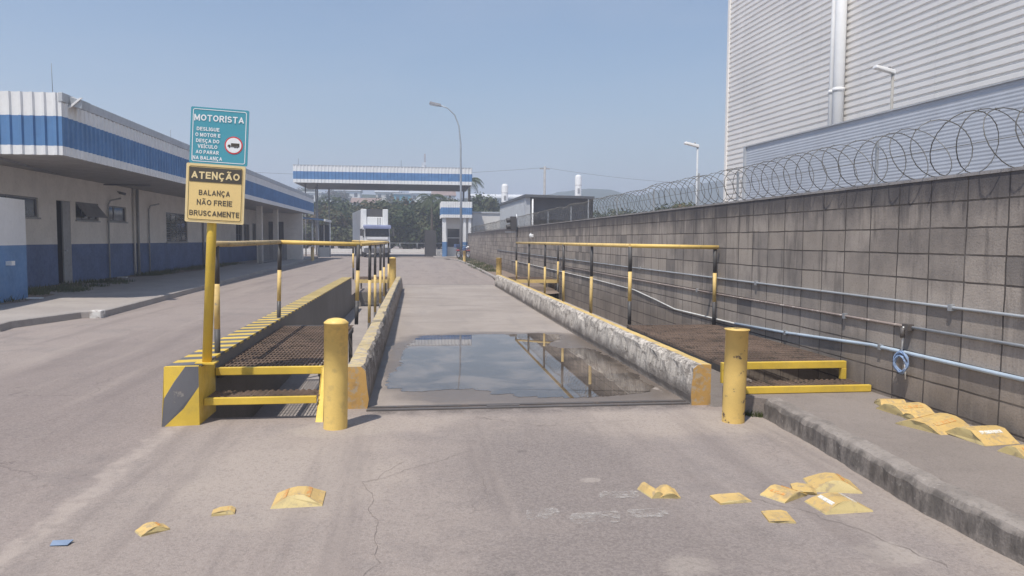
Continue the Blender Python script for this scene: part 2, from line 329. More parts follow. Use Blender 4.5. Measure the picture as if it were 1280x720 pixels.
def leaf(name, c1, c2, tr=.25):
    s = NT(name)
    ra = s.geo.outputs['Random Per Island']
    n = s.noise(.9, 3)
    a = s.mix(ra, c1, c2); a = s.mix(s.ramp(n, .35, .7, 0, .6), a, sc(c1, .6))
    s.b.inputs['Transmission Weight'].default_value = 0
    m = s.fin(a, .6, 0, .3)
    t = s.n.new('ShaderNodeBsdfTranslucent'); s.l.new(a, t.inputs['Color'])
    mx = s.n.new('ShaderNodeMixShader'); mx.inputs[0].default_value = tr
    out = s.n['Material Output']; s.l.new(s.b.outputs[0], mx.inputs[1]); s.l.new(t.outputs[0], mx.inputs[2]); s.l.new(mx.outputs[0], out.inputs['Surface'])
    return m
M['leaf_dark'] = leaf('dark_green_leaves', (.035, .06, .022), (.085, .11, .04))
M['leaf_mid'] = leaf('olive_green_leaves', (.065, .085, .035), (.15, .155, .07))
M['leaf_dry'] = leaf('dry_brown_leaves', (.10, .085, .04), (.17, .12, .06))
M['palm'] = leaf('palm_leaves', (.05, .075, .03), (.12, .14, .06))
M['grass'] = leaf('grass_blades', (.06, .085, .025), (.14, .15, .06))

# ------------------------------------------------------------------ mesh builder
def tag(o, label=None, cat=None, group=None, kind=None):
    if label: o['label'] = label
    if cat: o['category'] = cat
    if group: o['group'] = group
    if kind: o['kind'] = kind
    return o

def thing(name, loc, label, cat, group=None, rot=(0, 0, 0)):
    o = bpy.data.objects.new(name, None); col.objects.link(o)
    o.empty_display_size = .2
    o.location = loc; o.rotation_euler = rot
    return tag(o, label, cat, group)

class MB:
    def __init__(s): s.v = []; s.f = []; s.m = []; s.cur = 0; s.sm = []
    def add(s, vs, fs, smooth=False):
        b = len(s.v); s.v += [tuple(p) for p in vs]
        for f in fs: s.f.append([b+i for i in f]); s.m.append(s.cur); s.sm.append(smooth)
        return s
    def mat(s, i): s.cur = i; return s
    def quad(s, a, b, c, d): return s.add([a, b, c, d], [(0, 1, 2, 3)])
    def box(s, x0, x1, y0, y1, z0, z1):
        v = [(x, y, z) for z in (z0, z1) for y in (y0, y1) for x in (x0, x1)]
        return s.add(v, [(0, 2, 3, 1), (4, 5, 7, 6), (0, 1, 5, 4), (2, 6, 7, 3), (0, 4, 6, 2), (1, 3, 7, 5)])
    def hexa(s, v): # bottom four ccw, top four ccw
        return s.add(v, [(3, 2, 1, 0), (4, 5, 6, 7), (0, 1, 5, 4), (1, 2, 6, 5), (2, 3, 7, 6), (3, 0, 4, 7)])
    def prism(s, poly, z0, z1):
        n = len(poly)
        v = [(x, y, z0) for x, y in poly] + [(x, y, z1) for x, y in poly]
        return s.add(v, [tuple(range(n-1, -1, -1)), tuple(range(n, 2*n))] + [(i, (i+1) % n, n+(i+1) % n, n+i) for i in range(n)])
    def tube(s, pts, r, seg=8, cap=True, radii=None):
        pts = [Vector(p) for p in pts]; rings = []
        t0 = (pts[1]-pts[0]).normalized(); up = Vector((0, 0, 1)) if abs(t0.z) < .9 else Vector((1, 0, 0))
        nrm = t0.cross(up).normalized()
        vs = []
        for i, p in enumerate(pts):
            a = pts[max(i-1, 0)]; b = pts[min(i+1, len(pts)-1)]; t = (b-a).normalized()
            nrm = (nrm - t*nrm.dot(t)).normalized(); bi = t.cross(nrm)
            rr = radii[i] if radii else r
            vs += [p + (nrm*math.cos(2*math.pi*k/seg) + bi*math.sin(2*math.pi*k/seg))*rr for k in range(seg)]
        n = len(pts); fs = [(i*seg+k, i*seg+(k+1) % seg, (i+1)*seg+(k+1) % seg, (i+1)*seg+k) for i in range(n-1) for k in range(seg)]
        s.add(vs, fs, True)
        if cap:
            b = len(s.v)-len(vs)
            s.f.append([b+k for k in range(seg-1, -1, -1)]); s.m.append(s.cur); s.sm.append(False)
            s.f.append([b+(n-1)*seg+k for k in range(seg)]); s.m.append(s.cur); s.sm.append(False)
        return s
    def lathe(s, prof, c=(0, 0, 0), seg=20, axis='z'):
        vs = []
        for r, h in prof:
            for k in range(seg):
                a = 2*math.pi*k/seg; u, w = r*math.cos(a), r*math.sin(a)
                p = {'z': (u, w, h), 'x': (h, u, w), 'y': (u, h, w)}[axis]
                vs.append((p[0]+c[0], p[1]+c[1], p[2]+c[2]))
        n = len(prof)
        return s.add(vs, [(i*seg+k, i*seg+(k+1) % seg, (i+1)*seg+(k+1) % seg, (i+1)*seg+k) for i in range(n-1) for k in range(seg)], True)
    def build(s, name, mats, parent=None, bevel=0, kind=None, label=None):
        me = bpy.data.meshes.new(name)
        vs = s.v
        if parent is not None:
            root = parent
            off = Vector((0, 0, 0))
            while root is not None and not s.__dict__.get('local'):
                off += root.location; root = root.parent
            vs = [(p[0]-off.x, p[1]-off.y, p[2]-off.z) for p in vs]
        me.from_pydata(vs, [], s.f)
        if not isinstance(mats, (list, tuple)): mats = [mats]
        for m in mats: me.materials.append(M[m] if isinstance(m, str) else m)
        for p, mi, sm in zip(me.polygons, s.m, s.sm): p.material_index = mi; p.use_smooth = sm
        bm = bmesh.new(); bm.from_mesh(me); bmesh.ops.recalc_face_normals(bm, faces=bm.faces); bm.to_mesh(me); bm.free()
        o = bpy.data.objects.new(name, me); col.objects.link(o)
        if parent is not None: o.parent = parent
        if bevel:
            b = o.modifiers.new('Bevel', 'BEVEL'); b.width = bevel; b.segments = 2; b.limit_method = 'ANGLE'
        if kind: o['kind'] = kind
        if label: o['label'] = label
        return o

def LB():
    m = MB(); m.local = True; return m

def blob_outline(pts, sub=6, jit=.03, seed=0):
    """closed outline through pts, with a ragged edge"""
    out = []; n = len(pts)
    for i in range(n):
        p0, p1, p2, p3 = (Vector(pts[(i+k-1) % n]) for k in range(4))
        for j in range(sub):
            t = j/sub
            q = .5*((2*p1)+(p2-p0)*t+(2*p0-5*p1+4*p2-p3)*t*t+(-p0+3*p1-3*p2+p3)*t**3)
            k = mnoise.noise(Vector((q.x*6+seed, q.y*6, seed*1.7)))*jit + mnoise.noise(Vector((q.x*22+seed, q.y*22, 3)))*jit*.5
            out.append((q.x+k, q.y+k*.8))
    return out

def sheet(name, poly, z, mat, kind='structure'):
    m = MB(); m.add([(x, y, z) for x, y in poly], [tuple(range(len(poly)))])
    return m.build(name, mat, kind=kind)

def rib_wall(m, p0, p1, z0, z1, pitch, depth, axis='h', wave=False, bands=None):
    """profiled sheeting from p0 to p1 (xy); ribs run horizontally (h) or vertically (v); depth is towards the left of p0->p1"""
    p0 = Vector((*p0, 0)); p1 = Vector((*p1, 0)); d = (p1-p0); L = d.length; d.normalize(); n = Vector((-d.y, d.x, 0))
    prof = []
    tot = (z1-z0) if axis == 'h' else L
    k = 0
    while k*pitch < tot:
        b = k*pitch
        if wave: pts = [(b+pitch*i/6, depth*.5*(1-math.cos(2*math.pi*i/6))) for i in range(6)]
        else: pts = [(b, 0), (b+.56*pitch, 0), (b+.66*pitch, -depth), (b+.9*pitch, -depth)]
        prof += [q for q in pts if q[0] < tot-1e-4]; k += 1
    prof.append((tot, prof[0][1]))
    if axis == 'h':
        vs = []
        for h, o in prof:
            vs += [p0+n*o+Vector((0, 0, z0+h)), p1+n*o+Vector((0, 0, z0+h))]
        m.add(vs, [(2*i, 2*i+1, 2*i+3, 2*i+2) for i in range(len(prof)-1)])
    else:
        zs = [z0, z1] if not bands else [b[0] for b in bands]+[z1]
        for bi in range(len(zs)-1):
            if bands: m.mat(bands[bi][1])
            vs = []
            for h, o in prof:
                q = p0+d*h+n*o
                vs += [q+Vector((0, 0, zs[bi])), q+Vector((0, 0, zs[bi+1]))]
            m.add(vs, [(2*i, 2*i+2, 2*i+3, 2*i+1) for i in range(len(prof)-1)])
    return m

def facade(m, X, y0, y1, z0, z1, holes, zsplit=None, depth=.12, mats=(0, 1), sgn=-1):
    """wall face in the plane x=X with real openings and their reveals; lower band in material mats[1]"""
    ys = sorted({y0, y1, *[h[0] for h in holes], *[h[1] for h in holes]}); zs = sorted({z0, z1, *([zsplit] if zsplit else []), *[h[2] for h in holes], *[h[3] for h in holes]})
    for i in range(len(ys)-1):
        for j in range(len(zs)-1):
            cy, cz = (ys[i]+ys[i+1])/2, (zs[j]+zs[j+1])/2
            if any(h[0] < cy < h[1] and h[2] < cz < h[3] for h in holes): continue
            m.mat(mats[1] if zsplit and cz < zsplit else mats[0])
            m.quad((X, ys[i], zs[j]), (X, ys[i+1], zs[j]), (X, ys[i+1], zs[j+1]), (X, ys[i], zs[j+1]))
    m.mat(mats[0]); D = X+sgn*depth
    for a, b, c, d in holes:
        m.quad((X, a, c), (D, a, c), (D, a, d), (X, a, d)); m.quad((X, b, c), (D, b, c), (D, b, d), (X, b, d))
        m.quad((X, a, c), (X, b, c), (D, b, c), (D, a, c)); m.quad((X, a, d), (X, b, d), (D, b, d), (D, a, d))

# ------------------------------------------------------------------ camera, light, sky
cam = bpy.data.cameras.new('camera'); co = bpy.data.objects.new('camera', cam); col.objects.link(co); scn.camera = co
cam.sensor_width = 36; cam.lens = 925/1280*36; cam.clip_end = 6000; cam.clip_start = .05
co.matrix_world = Matrix.Translation((0, 0, 1.6)) @ Matrix.Rotation(R(-7.315), 4, 'Z') @ Matrix.Rotation(R(90-3.71), 4, 'X') @ Matrix.Rotation(R(.4), 4, 'Z')

sun_to = Vector((-.28, -.39, 1)).normalized()
sd = bpy.data.lights.new('sun', 'SUN'); sd.energy = 4.6; sd.angle = R(1.0); sd.color = (1, .94, .86)
so = bpy.data.objects.new('sun', sd); col.objects.link(so); so.rotation_euler = sun_to.to_track_quat('Z', 'Y').to_euler()
w = bpy.data.worlds.new('World'); scn.world = w; w.use_nodes = True
wn = w.node_tree.nodes; bg = wn['Background']
sky = wn.new('ShaderNodeTexSky'); sky.sky_type = 'NISHITA'; sky.sun_disc = False
sky.sun_elevation = math.asin(sun_to.z); sky.sun_rotation = math.atan2(sun_to.x, sun_to.y)
sky.air_density = 1.35; sky.dust_density = .4; sky.ozone_density = 3.0
tcw = wn.new('ShaderNodeTexCoord'); mpw = wn.new('ShaderNodeMapping'); mpw.inputs['Scale'].default_value = (1.2, 1.2, 5.5); mpw.inputs['Rotation'].default_value = (.12, .05, .4)
nzw = wn.new('ShaderNodeTexNoise'); nzw.inputs['Scale'].default_value = 1.6; nzw.inputs['Detail'].default_value = 6; nzw.inputs['Roughness'].default_value = .55
mrw = wn.new('ShaderNodeMapRange'); mrw.inputs['From Min'].default_value = .46; mrw.inputs['From Max'].default_value = .75; mrw.inputs['To Max'].default_value = .2
mxw = wn.new('ShaderNodeMix'); mxw.data_type = 'RGBA'; mxw.inputs[7].default_value = (5.2, 5.6, 6.4, 1)
L_ = w.node_tree.links.new; L_(tcw.outputs['Generated'], mpw.inputs[0]); L_(mpw.outputs[0], nzw.inputs['Vector']); L_(nzw.outputs['Fac'], mrw.inputs['Value']); L_(mrw.outputs[0], mxw.inputs[0]); hsv = wn.new('ShaderNodeHueSaturation'); hsv.inputs['Saturation'].default_value = 1.15; L_(sky.outputs[0], hsv.inputs['Color']); L_(hsv.outputs[0], mxw.inputs[6]); L_(mxw.outputs[2], bg.inputs[0]); bg.inputs[1].default_value = .098

# ------------------------------------------------------------------ ground
FAR = 2500
xs = [-FAR, -1.85, -.66, 2.84, 4.36, FAR]; ysn = [-300, 6.78, 22.6, 3200]
g = MB()
for i in range(5):
    for j in range(3):
        if j == 1 and i in (1, 3): continue
        g.quad((xs[i], ysn[j], 0), (xs[i+1], ysn[j], 0), (xs[i+1], ysn[j+1], 0), (xs[i], ysn[j+1], 0))
g.build('ground', 'asphalt', kind='structure')
PF = -.42
for n_, xa, xb in (('pit_floor', -1.85, -.66), ('pit_floor', 2.84, 4.36)):
    m = MB(); zf = PF if xa < 0 else -.2
    m.mat(0).quad((xa, 6.78, zf), (xb, 6.78, zf), (xb, 22.6, zf), (xa, 22.6, zf))
    m.mat(1).quad((xa, 6.78, zf), (xa, 22.6, zf), (xa, 22.6, 0), (xa, 6.78, 0)); m.quad((xb, 6.78, zf), (xb, 22.6, zf), (xb, 22.6, 0), (xb, 6.78, 0))
    m.quad((xa, 6.78, zf), (xb, 6.78, zf), (xb, 6.78, 0), (xa, 6.78, 0)); m.quad((xa, 22.6, zf), (xb, 22.6, zf), (xb, 22.6, 0), (xa, 22.6, 0))
    m.build(n_, ['pitfloor', 'pitwall'], kind='structure')
m = MB(); m.quad((-.47, 7.08, .006), (2.66, 7.08, .006), (2.66, 26.2, .006), (-.47, 26.2, .006)); m.build('weighbridge_deck', 'deck', kind='structure')
# puddle
pud = [(-.02, 11.75), (.07, 12.25), (.7, 12.32), (1.6, 12.38), (2.1, 12.42), (2.36, 12.28), (2.35, 11.85), (2.05, 11.3), (1.98, 10.98), (2.15, 10.72), (2.52, 10.65),
       (2.6, 10.3), (2.62, 9.4), (2.6, 8.5), (2.5, 7.6), (2.2, 7.42), (1.75, 7.3), (1.2, 7.33), (.85, 7.52), (.55, 7.80), (.1, 7.78), (-.16, 7.80), (-.33, 8.05), (-.3, 8.8), (-.22, 9.6), (-.24, 10.3), (-.15, 11.1)]
sheet('puddle', blob_outline(pud, 14, .11, 3), .0085, 'water')
pt = [(-.35, 11.4), (-.25, 12.5), (.7, 12.6)]
# steel edge at the mouth of the deck
m = MB(); m.box(-.47, 2.66, 6.90, 6.955, -.02, .012); m.box(-.47, 2.66, 7.02, 7.075, -.02, .012); m.box(.66, .98, 6.96, 7.015, -.02, .016)
m.build('deck_edge_steel', 'steel_dark', kind='structure')
m = MB(); m.quad((-.5, 26.2, .004), (2.7, 26.2, .004), (2.7, 26.36, .004), (-.5, 26.36, .004)); m.build('deck_joint', 'steel_dark', kind='structure')
# worn paint remains on the apron
for (x0, x1, y0, y1) in ((1.13, 1.36, 4.39, 4.50), (.88, 1.15, 4.02, 4.16), (1.22, 1.44, 4.06, 4.18), (.62, .80, 4.10, 4.24)):
    sheet('road_marking', blob_outline([(x0, y0), ((x0+x1)/2, y0), (x1, y0-.01), (x1+.02, y1), ((x0+x1)/2, y1), (x0+.02, y1)], 8, .022, 21), .0045, 'roadpaint')
# thin open cracks drawn as ragged dark slits
def crack(pts, wdt, z=.004):
    out = []
    for a, b in zip(pts[:-1], pts[1:]):
        for k in range(10):
            t = k/10; x = a[0]+(b[0]-a[0])*t; y = a[1]+(b[1]-a[1])*t
            out.append((x+mnoise.noise(Vector((x*9, y*9, 1)))*.06+mnoise.noise(Vector((x*30, y*30, 2)))*.02, y+mnoise.noise(Vector((x*9, y*9, 7)))*.03))
    m = MB(); vs = []
    for i, (x, y) in enumerate(out):
        a = out[max(i-1, 0)]; b = out[min(i+1, len(out)-1)]; dx, dy = b[0]-a[0], b[1]-a[1]; L = math.hypot(dx, dy) or 1
        ww = wdt*(.35+.65*abs(mnoise.noise(Vector((x*14, y*14, 5)))))
        vs += [(x-dy/L*ww, y+dx/L*ww, z), (x+dy/L*ww, y-dx/L*ww, z)]
    m.add(vs, [(2*i, 2*i+1, 2*i+3, 2*i+2) for i in range(len(out)-1)]); m.build('road_crack', 'steel_crack', kind='structure')
s_ = NT('crack_dirt'); M['steel_crack'] = s_.fin(s_.mix(s_.noise(30, 3), (.18, .152, .135), (.23, .192, .17)), .95, 0, .1)
crack([(-.1, 5.3), (-.33, 4.85), (-.27, 4.3), (-.2, 3.75), (-.25, 3.3)], .0026)
crack([(-.33, 4.85), (.1, 5.25), (.42, 5.55)], .003)
crack([(.42, 4.9), (.40, 4.5), (.27, 4.2)], .002)
crack([(2.05, 4.35), (2.25, 4.1), (2.5, 3.6), (2.62, 3.2)], .003)
crack([(.5, 6.6), (1.1, 6.2), (2.0, 6.35)], .003)

# left sidewalk with its kerb
KL = [(-6.94, 13.35), (-7.02, 13.85), (-6.55, 15.45), (-6.2, 15.6), (-6.25, 17.0), (-6.94, 33.2), (-7.7, 52), (-8.15, 63)]
def kerb_run(name, pts, inward, wid, h, mat, zb=-.05):
    vs = []; m = MB()
    for i, p in enumerate(pts):
        a = Vector(pts[max(i-1, 0)]); b = Vector(pts[min(i+1, len(pts)-1)]); t = (b-a).normalized(); n = Vector((-t.y, t.x))*inward
        q = Vector(p)+n*wid
        vs += [(p[0], p[1], zb), (p[0]+n.x*.02, p[1]+n.y*.02, h-.015), (p[0]+n.x*.045, p[1]+n.y*.045, h), (q.x, q.y, h), (q.x, q.y, zb)]
    N = len(pts); m.add(vs, [(5*i+k, 5*i+k+1, 5*i+k+6, 5*i+k+5) for i in range(N-1) for k in range(4)] + [(0, 1, 2, 3, 4), tuple(5*(N-1)+k for k in range(5))])
    return m.build(name, mat, kind='structure')
kerb_run('kerb', KL, 1, .14, .135, 'kerb_l')
inn = []
for i, p in enumerate(KL):
    a = Vector(KL[max(i-1, 0)]); b = Vector(KL[min(i+1, len(KL)-1)]); t = (b-a).normalized(); inn.append((p[0]-t.y*.12, p[1]+t.x*.12))
sheet('sidewalk', inn+[(-14, 63), (-14, 15.5), (-9.9, 13.4)], .13, 'walk')
m = MB(); m.box(-6.42, -6.2, 15.47, 15.7, -.02, .15); tag(m.build('kerb_stone', 'kerb_block_white', bevel=.02), 'whitewashed kerb stone on the corner of the left sidewalk', 'kerb stone')
sheet('verge', blob_outline([(-9.0, 15.5), (-9.0, 19.5), (-9.8, 21), (-10.2, 24), (-10.9, 26), (-10.97, 20), (-10.9, 15.5)], 5, .2, 4), .136, 'soil')
sheet('verge', blob_outline([(-10.3, 29.5), (-9.8, 33), (-9.9, 40), (-10.4, 45), (-10.97, 45), (-10.97, 29)], 5, .2, 8), .136, 'soil')

# right sidewalk with its kerb
KR = [(3.02, -3), (3.0, 2.6), (2.985, 3.3), (2.97, 4.05), (3.05, 4.9), (3.10, 5.6), (3.12, 6.3)]
m = MB(); vs = []
prof = [(0, -.03), (.012, .13), (.03, .165), (.06, .178), (.15, .18), (.15, -.03)]
dense = []
for a, b in zip(KR[:-1], KR[1:]):
    for k in range(14): dense.append((a[0]+(b[0]-a[0])*k/14, a[1]+(b[1]-a[1])*k/14))
dense.append(KR[-1])
for x, y in dense:
    for px, pz in prof:
        j = mnoise.noise(Vector((x*5, y*5, pz*9)))*.014 + mnoise.noise(Vector((x*17, y*17, pz*20)))*.008
        vs.append((x+px+j, y, pz+(j*.8 if pz > .1 else 0)))
n6 = len(prof); m.add(vs, [(n6*i+k, n6*i+k+1, n6*i+n6+k+1, n6*i+n6+k) for i in range(len(dense)-1) for k in range(n6-1)]+[tuple(range(n6-1, -1, -1)), tuple(n6*(len(dense)-1)+k for k in range(n6))])
m.build('kerb', 'kerb', kind='structure')
m = MB(); m.prism([(3.13, -3), (4.36, -3), (4.36, 6.93), (3.0, 6.93), (3.0, 6.45), (3.2, 6.28), (3.19, 5.6), (3.14, 4.9), (3.07, 4.05), (3.09, 3)], -.02, .172); m.build('sidewalk', 'walk_dark', kind='structure')

# far verge along the wall
VR = [(3.0, 26.4), (3.15, 31), (3.15, 45), (3.0, 58), (2.4, 62)]
sheet('verge', blob_outline([(2.95, 26.4), (3.1, 31), (3.2, 45), (3.1, 56), (2.2, 61), (4.3, 61), (4.32, 45), (4.32, 22.7), (2.95, 22.7)], 5, .05, 6), .06, 'soil')
kerb_run('kerb', [(2.98, 25.6), (3.12, 31), (3.18, 45), (3.0, 56), (2.2, 61.5), (1.4, 63.2)], -1, .14, .1, 'kerb_l')
m = MB(); m.prism([(1.4, 63.2), (4.9, 62.6), (4.9, 69), (1.4, 69)], -.02, .14); m.build('traffic_island', 'walk', kind='structure')
m = MB(); m.quad((-12, 66.6, .005), (1.6, 66.6, .005), (1.6, 67.0, .005), (-12, 67.0, .005)); m.build('gate_track', 'steel_dark', kind='structure')
m = MB(); m.quad((-60, 78, .006), (60, 78, .006), (60, 86, .006), (-60, 86, .006)); m.build('road', concrete('pale_street', (.40, .37, .345), (.3, .27, .25), .4, scale=.5), kind='structure')

# ------------------------------------------------------------------ weighbridge kerbs
def side_kerb(x_in, x_out, y0, y1, lane, name, label, mats):
    """x_in faces the lane. mats: lane side, top, end, pit side"""
    t = thing(name, ((x_in+x_out)/2, y0, 0), label, 'kerb', 'raised kerbs along the weighbridge')
    m = MB(); sg = 1 if x_out > x_in else -1
    prof = [(0, 0), (-.012, .09), (.0, .2), (.012, .30), (.02, .365), (.05, .398), (abs(x_out-x_in)*.5, .402), (abs(x_out-x_in), .40), (abs(x_out-x_in), -.02)]
    mi = [0, 0, 0, 0, 0, 1 if x_in < 0 else 0, 1, 3]
    N = int((y1-y0)/.12); n = len(prof); vs = []
    for i in range(N+1):
        y = y0+(y1-y0)*i/N
        for k, (px, pz) in enumerate(prof):
            amp = (.006, .008, .012, .016, .022, .016, .005, .004, 0)[k]
            j = mnoise.noise(Vector((y*4.5, k*.6, x_in)))*amp + mnoise.noise(Vector((y*15, k*.9, x_in+4)))*amp*.8
            chip = max(0, mnoise.noise(Vector((y*2.4, 9, x_in)))-.15)*.10 if k in (4, 5) else 0
            vs.append((x_in+sg*(px+j+chip*.7), y, pz-(chip*.6)+(j*.5 if 3 < k < 8 else 0)))
    b0 = len(m.v)
    for i in range(N):
        for k in range(n-1):
            pass
    m.v += vs
    for i in range(N):
        for k in range(n-1):
            m.f.append([i*n+k, i*n+k+1, (i+1)*n+k+1, (i+1)*n+k]); m.m.append(mi[k]); m.sm.append(False)
    m.f.append(list(range(n))); m.m.append(2); m.sm.append(False)
    m.f.append([N*n+k for k in range(n)]); m.m.append(2); m.sm.append(False)
    o = m.build('kerb_body', mats, t)
    return t
side_kerb(-.47, -.655, 7.02, 24.0, 1, 'weighbridge_kerb', 'raised kerb left of the deck, worn grey top, orange painted end beside the smooth bollard', ['flaked_shaded', 'kerb_top_l', 'kerb_end', 'pitwall'])
side_kerb(2.66, 2.85, 6.86, 25.3, 1, 'weighbridge_kerb', 'raised kerb right of the deck, flaking white side and yellow top strip, beside the puddle', ['flaked', 'kerb_top_r', 'kerb_end', 'pitwall'])

# ------------------------------------------------------------------ striped low wall
t = thing('striped_wall', (-1.98, 6.5, 0), 'low concrete wall with black and yellow striped top and front, left of the walkway', 'wall')
m = MB(); y0, y1 = 6.55, 21.4; x0, x1 = -2.11, -1.85
fr = [(-2.14, 6.42), (-1.84, 6.5)]
# body below the painted top
m.mat(0).quad((x0, y0, 0), (x0, y1, 0), (x0, y1, .505), (x0, y0, .505)); m.mat(0).quad((x1, 7.06, 0), (x1, y1, 0), (x1, y1, .505), (x1, 7.06, .505))
m.mat(0).quad((x0, y1, 0), (x1, y1, 0), (x1, y1, .505), (x0, y1, .505))
m.mat(1).quad((x1, y0, 0), (x1, 7.06, 0), (x1, 7.06, .505), (x1, y0, .505))
m.build('wall_body', ['pitwall', 'yellow_bright'], t)
m = MB(); y = y0; k = 0
while y < y1:
    e = min(y+.155, y1); sk = .07
    m.mat(k % 2).hexa([(x0-.004, y, .49), (x1+.004, y+sk, .49), (x1+.004, min(e, y1)+sk, .49), (x0-.004, e, .49), (x0-.004, y, .512), (x1+.004, y+sk, .512), (x1+.004, e+sk, .512), (x0-.004, e, .512)])
    y = e; k += 1
m.build('striped_top', ['graphite', 'yellow_bright'], t)
# front face: yellow with one dark diagonal band
m = MB(); A = lambda u, v: (x0-.02+u*(x1-x0+.02)-(.02 if v < .2 else 0)*(1-u), 6.535-.03*(1-v)*(1-u), v*.508-.01*(1-v))
def fq(p, mi): m.mat(mi).add([A(*q) for q in p], [tuple(range(len(p)))])
fq([(0, .48), (.28, .74), (.62, 1), (0, 1)], 0)
fq([(0, 0.02), (0.08, .02), (.55, .3), (1, .66), (1, 1), (.62, 1), (.28, .74), (0, .48)], 1)
fq([(.08, .02), (1, -.0), (1, .66), (.55, .3)], 0)
# close the toe of the block
for q in ((0, 1),):
    pass
m.add([A(0, 0.02), A(0, 1), (x0, y0, .508), (x0, y0, 0)], [(0, 1, 2, 3)]); m.add([A(1, 0), A(1, 1), (x1, y0, .508), (x1, y0, 0)], [(0, 1, 2, 3)]); m.add([A(0, 1), A(1, 1), (x1, y0+.01, .511), (x0, y0+.01, .511)], [(0, 1, 2, 3)])
m.build('striped_front', ['yellow_bright', 'graphite'], t)

# ------------------------------------------------------------------ walkways
def grating(m, x0, x1, y0, y1, z, pitch=.038, cross=.14):
    x = x0
    while x < x1: m.box(x, x+.006, y0, y1, z-.03, z); x += pitch
    y = y0+.03
    while y < y1: m.box(x0, x1, y, y+.009, z-.012, z-.001); y += cross
def serrated(m, x0, x1, y0, y1, z):
    y = y0
    while y < y1:
        m.box(x0, x1, y, y+.006, z-.028, z-.004); x = x0
        while x < x1: m.box(x, x+.03, y, y+.006, z-.004, z+.006); x += .055
        y += .05
    x = x0
    while x < x1: m.box(x, x+.008, y0, y1, z-.022, z-.006); x += .12

t = thing('access_walkway', (-1.36, 7.1, 0), 'rusty grating walkway with yellow front bars, left of the lane behind the smooth bollard', 'walkway', 'grated walkways beside the weighbridge')
m = MB(); grating(m, -1.83, -.885, 7.1, 10.5, .398); m.build('grating', 'grate', t)
m = MB(); m.box(-1.845, -.88, 7.045, 7.095, .335, .405); m.build('front_bar', 'yellow_bright', t, bevel=.004)
m = MB(); m.box(-1.845, -1.80, 7.1, 10.5, .3, .365); m.box(-.93, -.885, 7.1, 10.5, .3, .365); m.box(-1.8, -.93, 10.45, 10.5, .3, .398); m.build('side_beam', 'steel_dark', t)
m = MB(); serrated(m, -1.84, -.90, 6.70, 7.04, .195); m.build('step_tread', 'grate', t)
m = MB(); m.box(-1.845, -.89, 6.655, 6.695, .142, .205); m.build('step_bar', 'yellow_bright', t, bevel=.004)
m = MB(); m.hexa([(-.884, 6.54, 0), (-.872, 6.54, 0), (-.872, 6.64, 0), (-.884, 6.64, 0), (-.884, 7.0, .405), (-.872, 7.0, .405), (-.872, 7.1, .405), (-.884, 7.1, .405)])
m.hexa([(-.884, 6.54, 0), (-.82, 6.53, 0), (-.82, 6.55, 0), (-.884, 6.56, 0), (-.884, 7.0, .405), (-.858, 7.0, .405), (-.858, 7.02, .405), (-.884, 7.02, .405)])
m.build('stringer', 'yellow_bright', t)
for x, y in ((-.92, 7.3), (-.92, 10.4)):
    m = MB(); m.box(x-.025, x+.025, y-.025, y+.025, PF, .31); m.build('leg', 'steel_dark', t)

t = thing('access_walkway', (3.65, 6.95, 0), 'rusty grating walkway with yellow front bars, against the block wall behind the chipped bollard', 'walkway', 'grated walkways beside the weighbridge')
m = MB(); grating(m, 2.99, 4.30, 6.97, 10.3, .398); m.build('grating', 'grate', t)
m = MB(); m.box(2.985, 4.295, 6.91, 6.96, .335, .405); m.box(4.245, 4.297, 6.908, 6.962, .22, .335); m.box(2.985, 3.06, 6.915, 6.96, .2, .335); m.build('front_bar', 'yellow_bright', t, bevel=.004)
m = MB(); m.box(2.99, 3.035, 6.97, 10.3, .3, .365); m.box(4.26, 4.305, 6.97, 10.3, .3, .365); m.box(3.035, 4.26, 10.25, 10.3, .3, .398); m.build('side_beam', 'steel_dark', t)
m = MB(); serrated(m, 3.0, 4.30, 6.56, 6.88, .228); m.build('step_tread', 'grate', t)
m = MB(); m.box(2.97, 4.31, 6.51, 6.553, .176, .24); m.build('step_bar', 'yellow_bright', t, bevel=.004)
for x, y in ((3.02, 7.4), (3.02, 10.2), (4.28, 10.2)):
    m = MB(); m.box(x-.025, x+.025, y-.025, y+.025, -.2, .31); m.build('leg', 'steel_dark', t)

for sx, (xa, xb), lab in ((0, (-1.83, -.885), 'short rusty walkway at the far end of the left pit'), (1, (2.99, 4.28), 'short rusty walkway at the far end of the right pit')):
    t = thing('access_walkway', ((xa+xb)/2, 22.6, 0), lab, 'walkway', 'grated walkways beside the weighbridge')
    m = MB(); grating(m, xa, xb, 22.3, 24.2, .398, pitch=.05, cross=.2); m.build('grating', 'grate', t)
    m = MB(); m.box(xa, xb, 22.24, 22.3, .3, .40); m.box(xa, xa+.05, 22.3, 24.2, .3, .36); m.box(xb-.05, xb, 22.3, 24.2, .3, .36); m.build('side_beam', 'yellow_pale', t)
    for x in (xa+.05, xb-.05):
        for y in (22.4, 24.1):
            m = MB(); m.box(x-.025, x+.025, y-.025, y+.025, PF if y < 22.6 else 0, .31); m.build('leg', 'steel_dark', t)

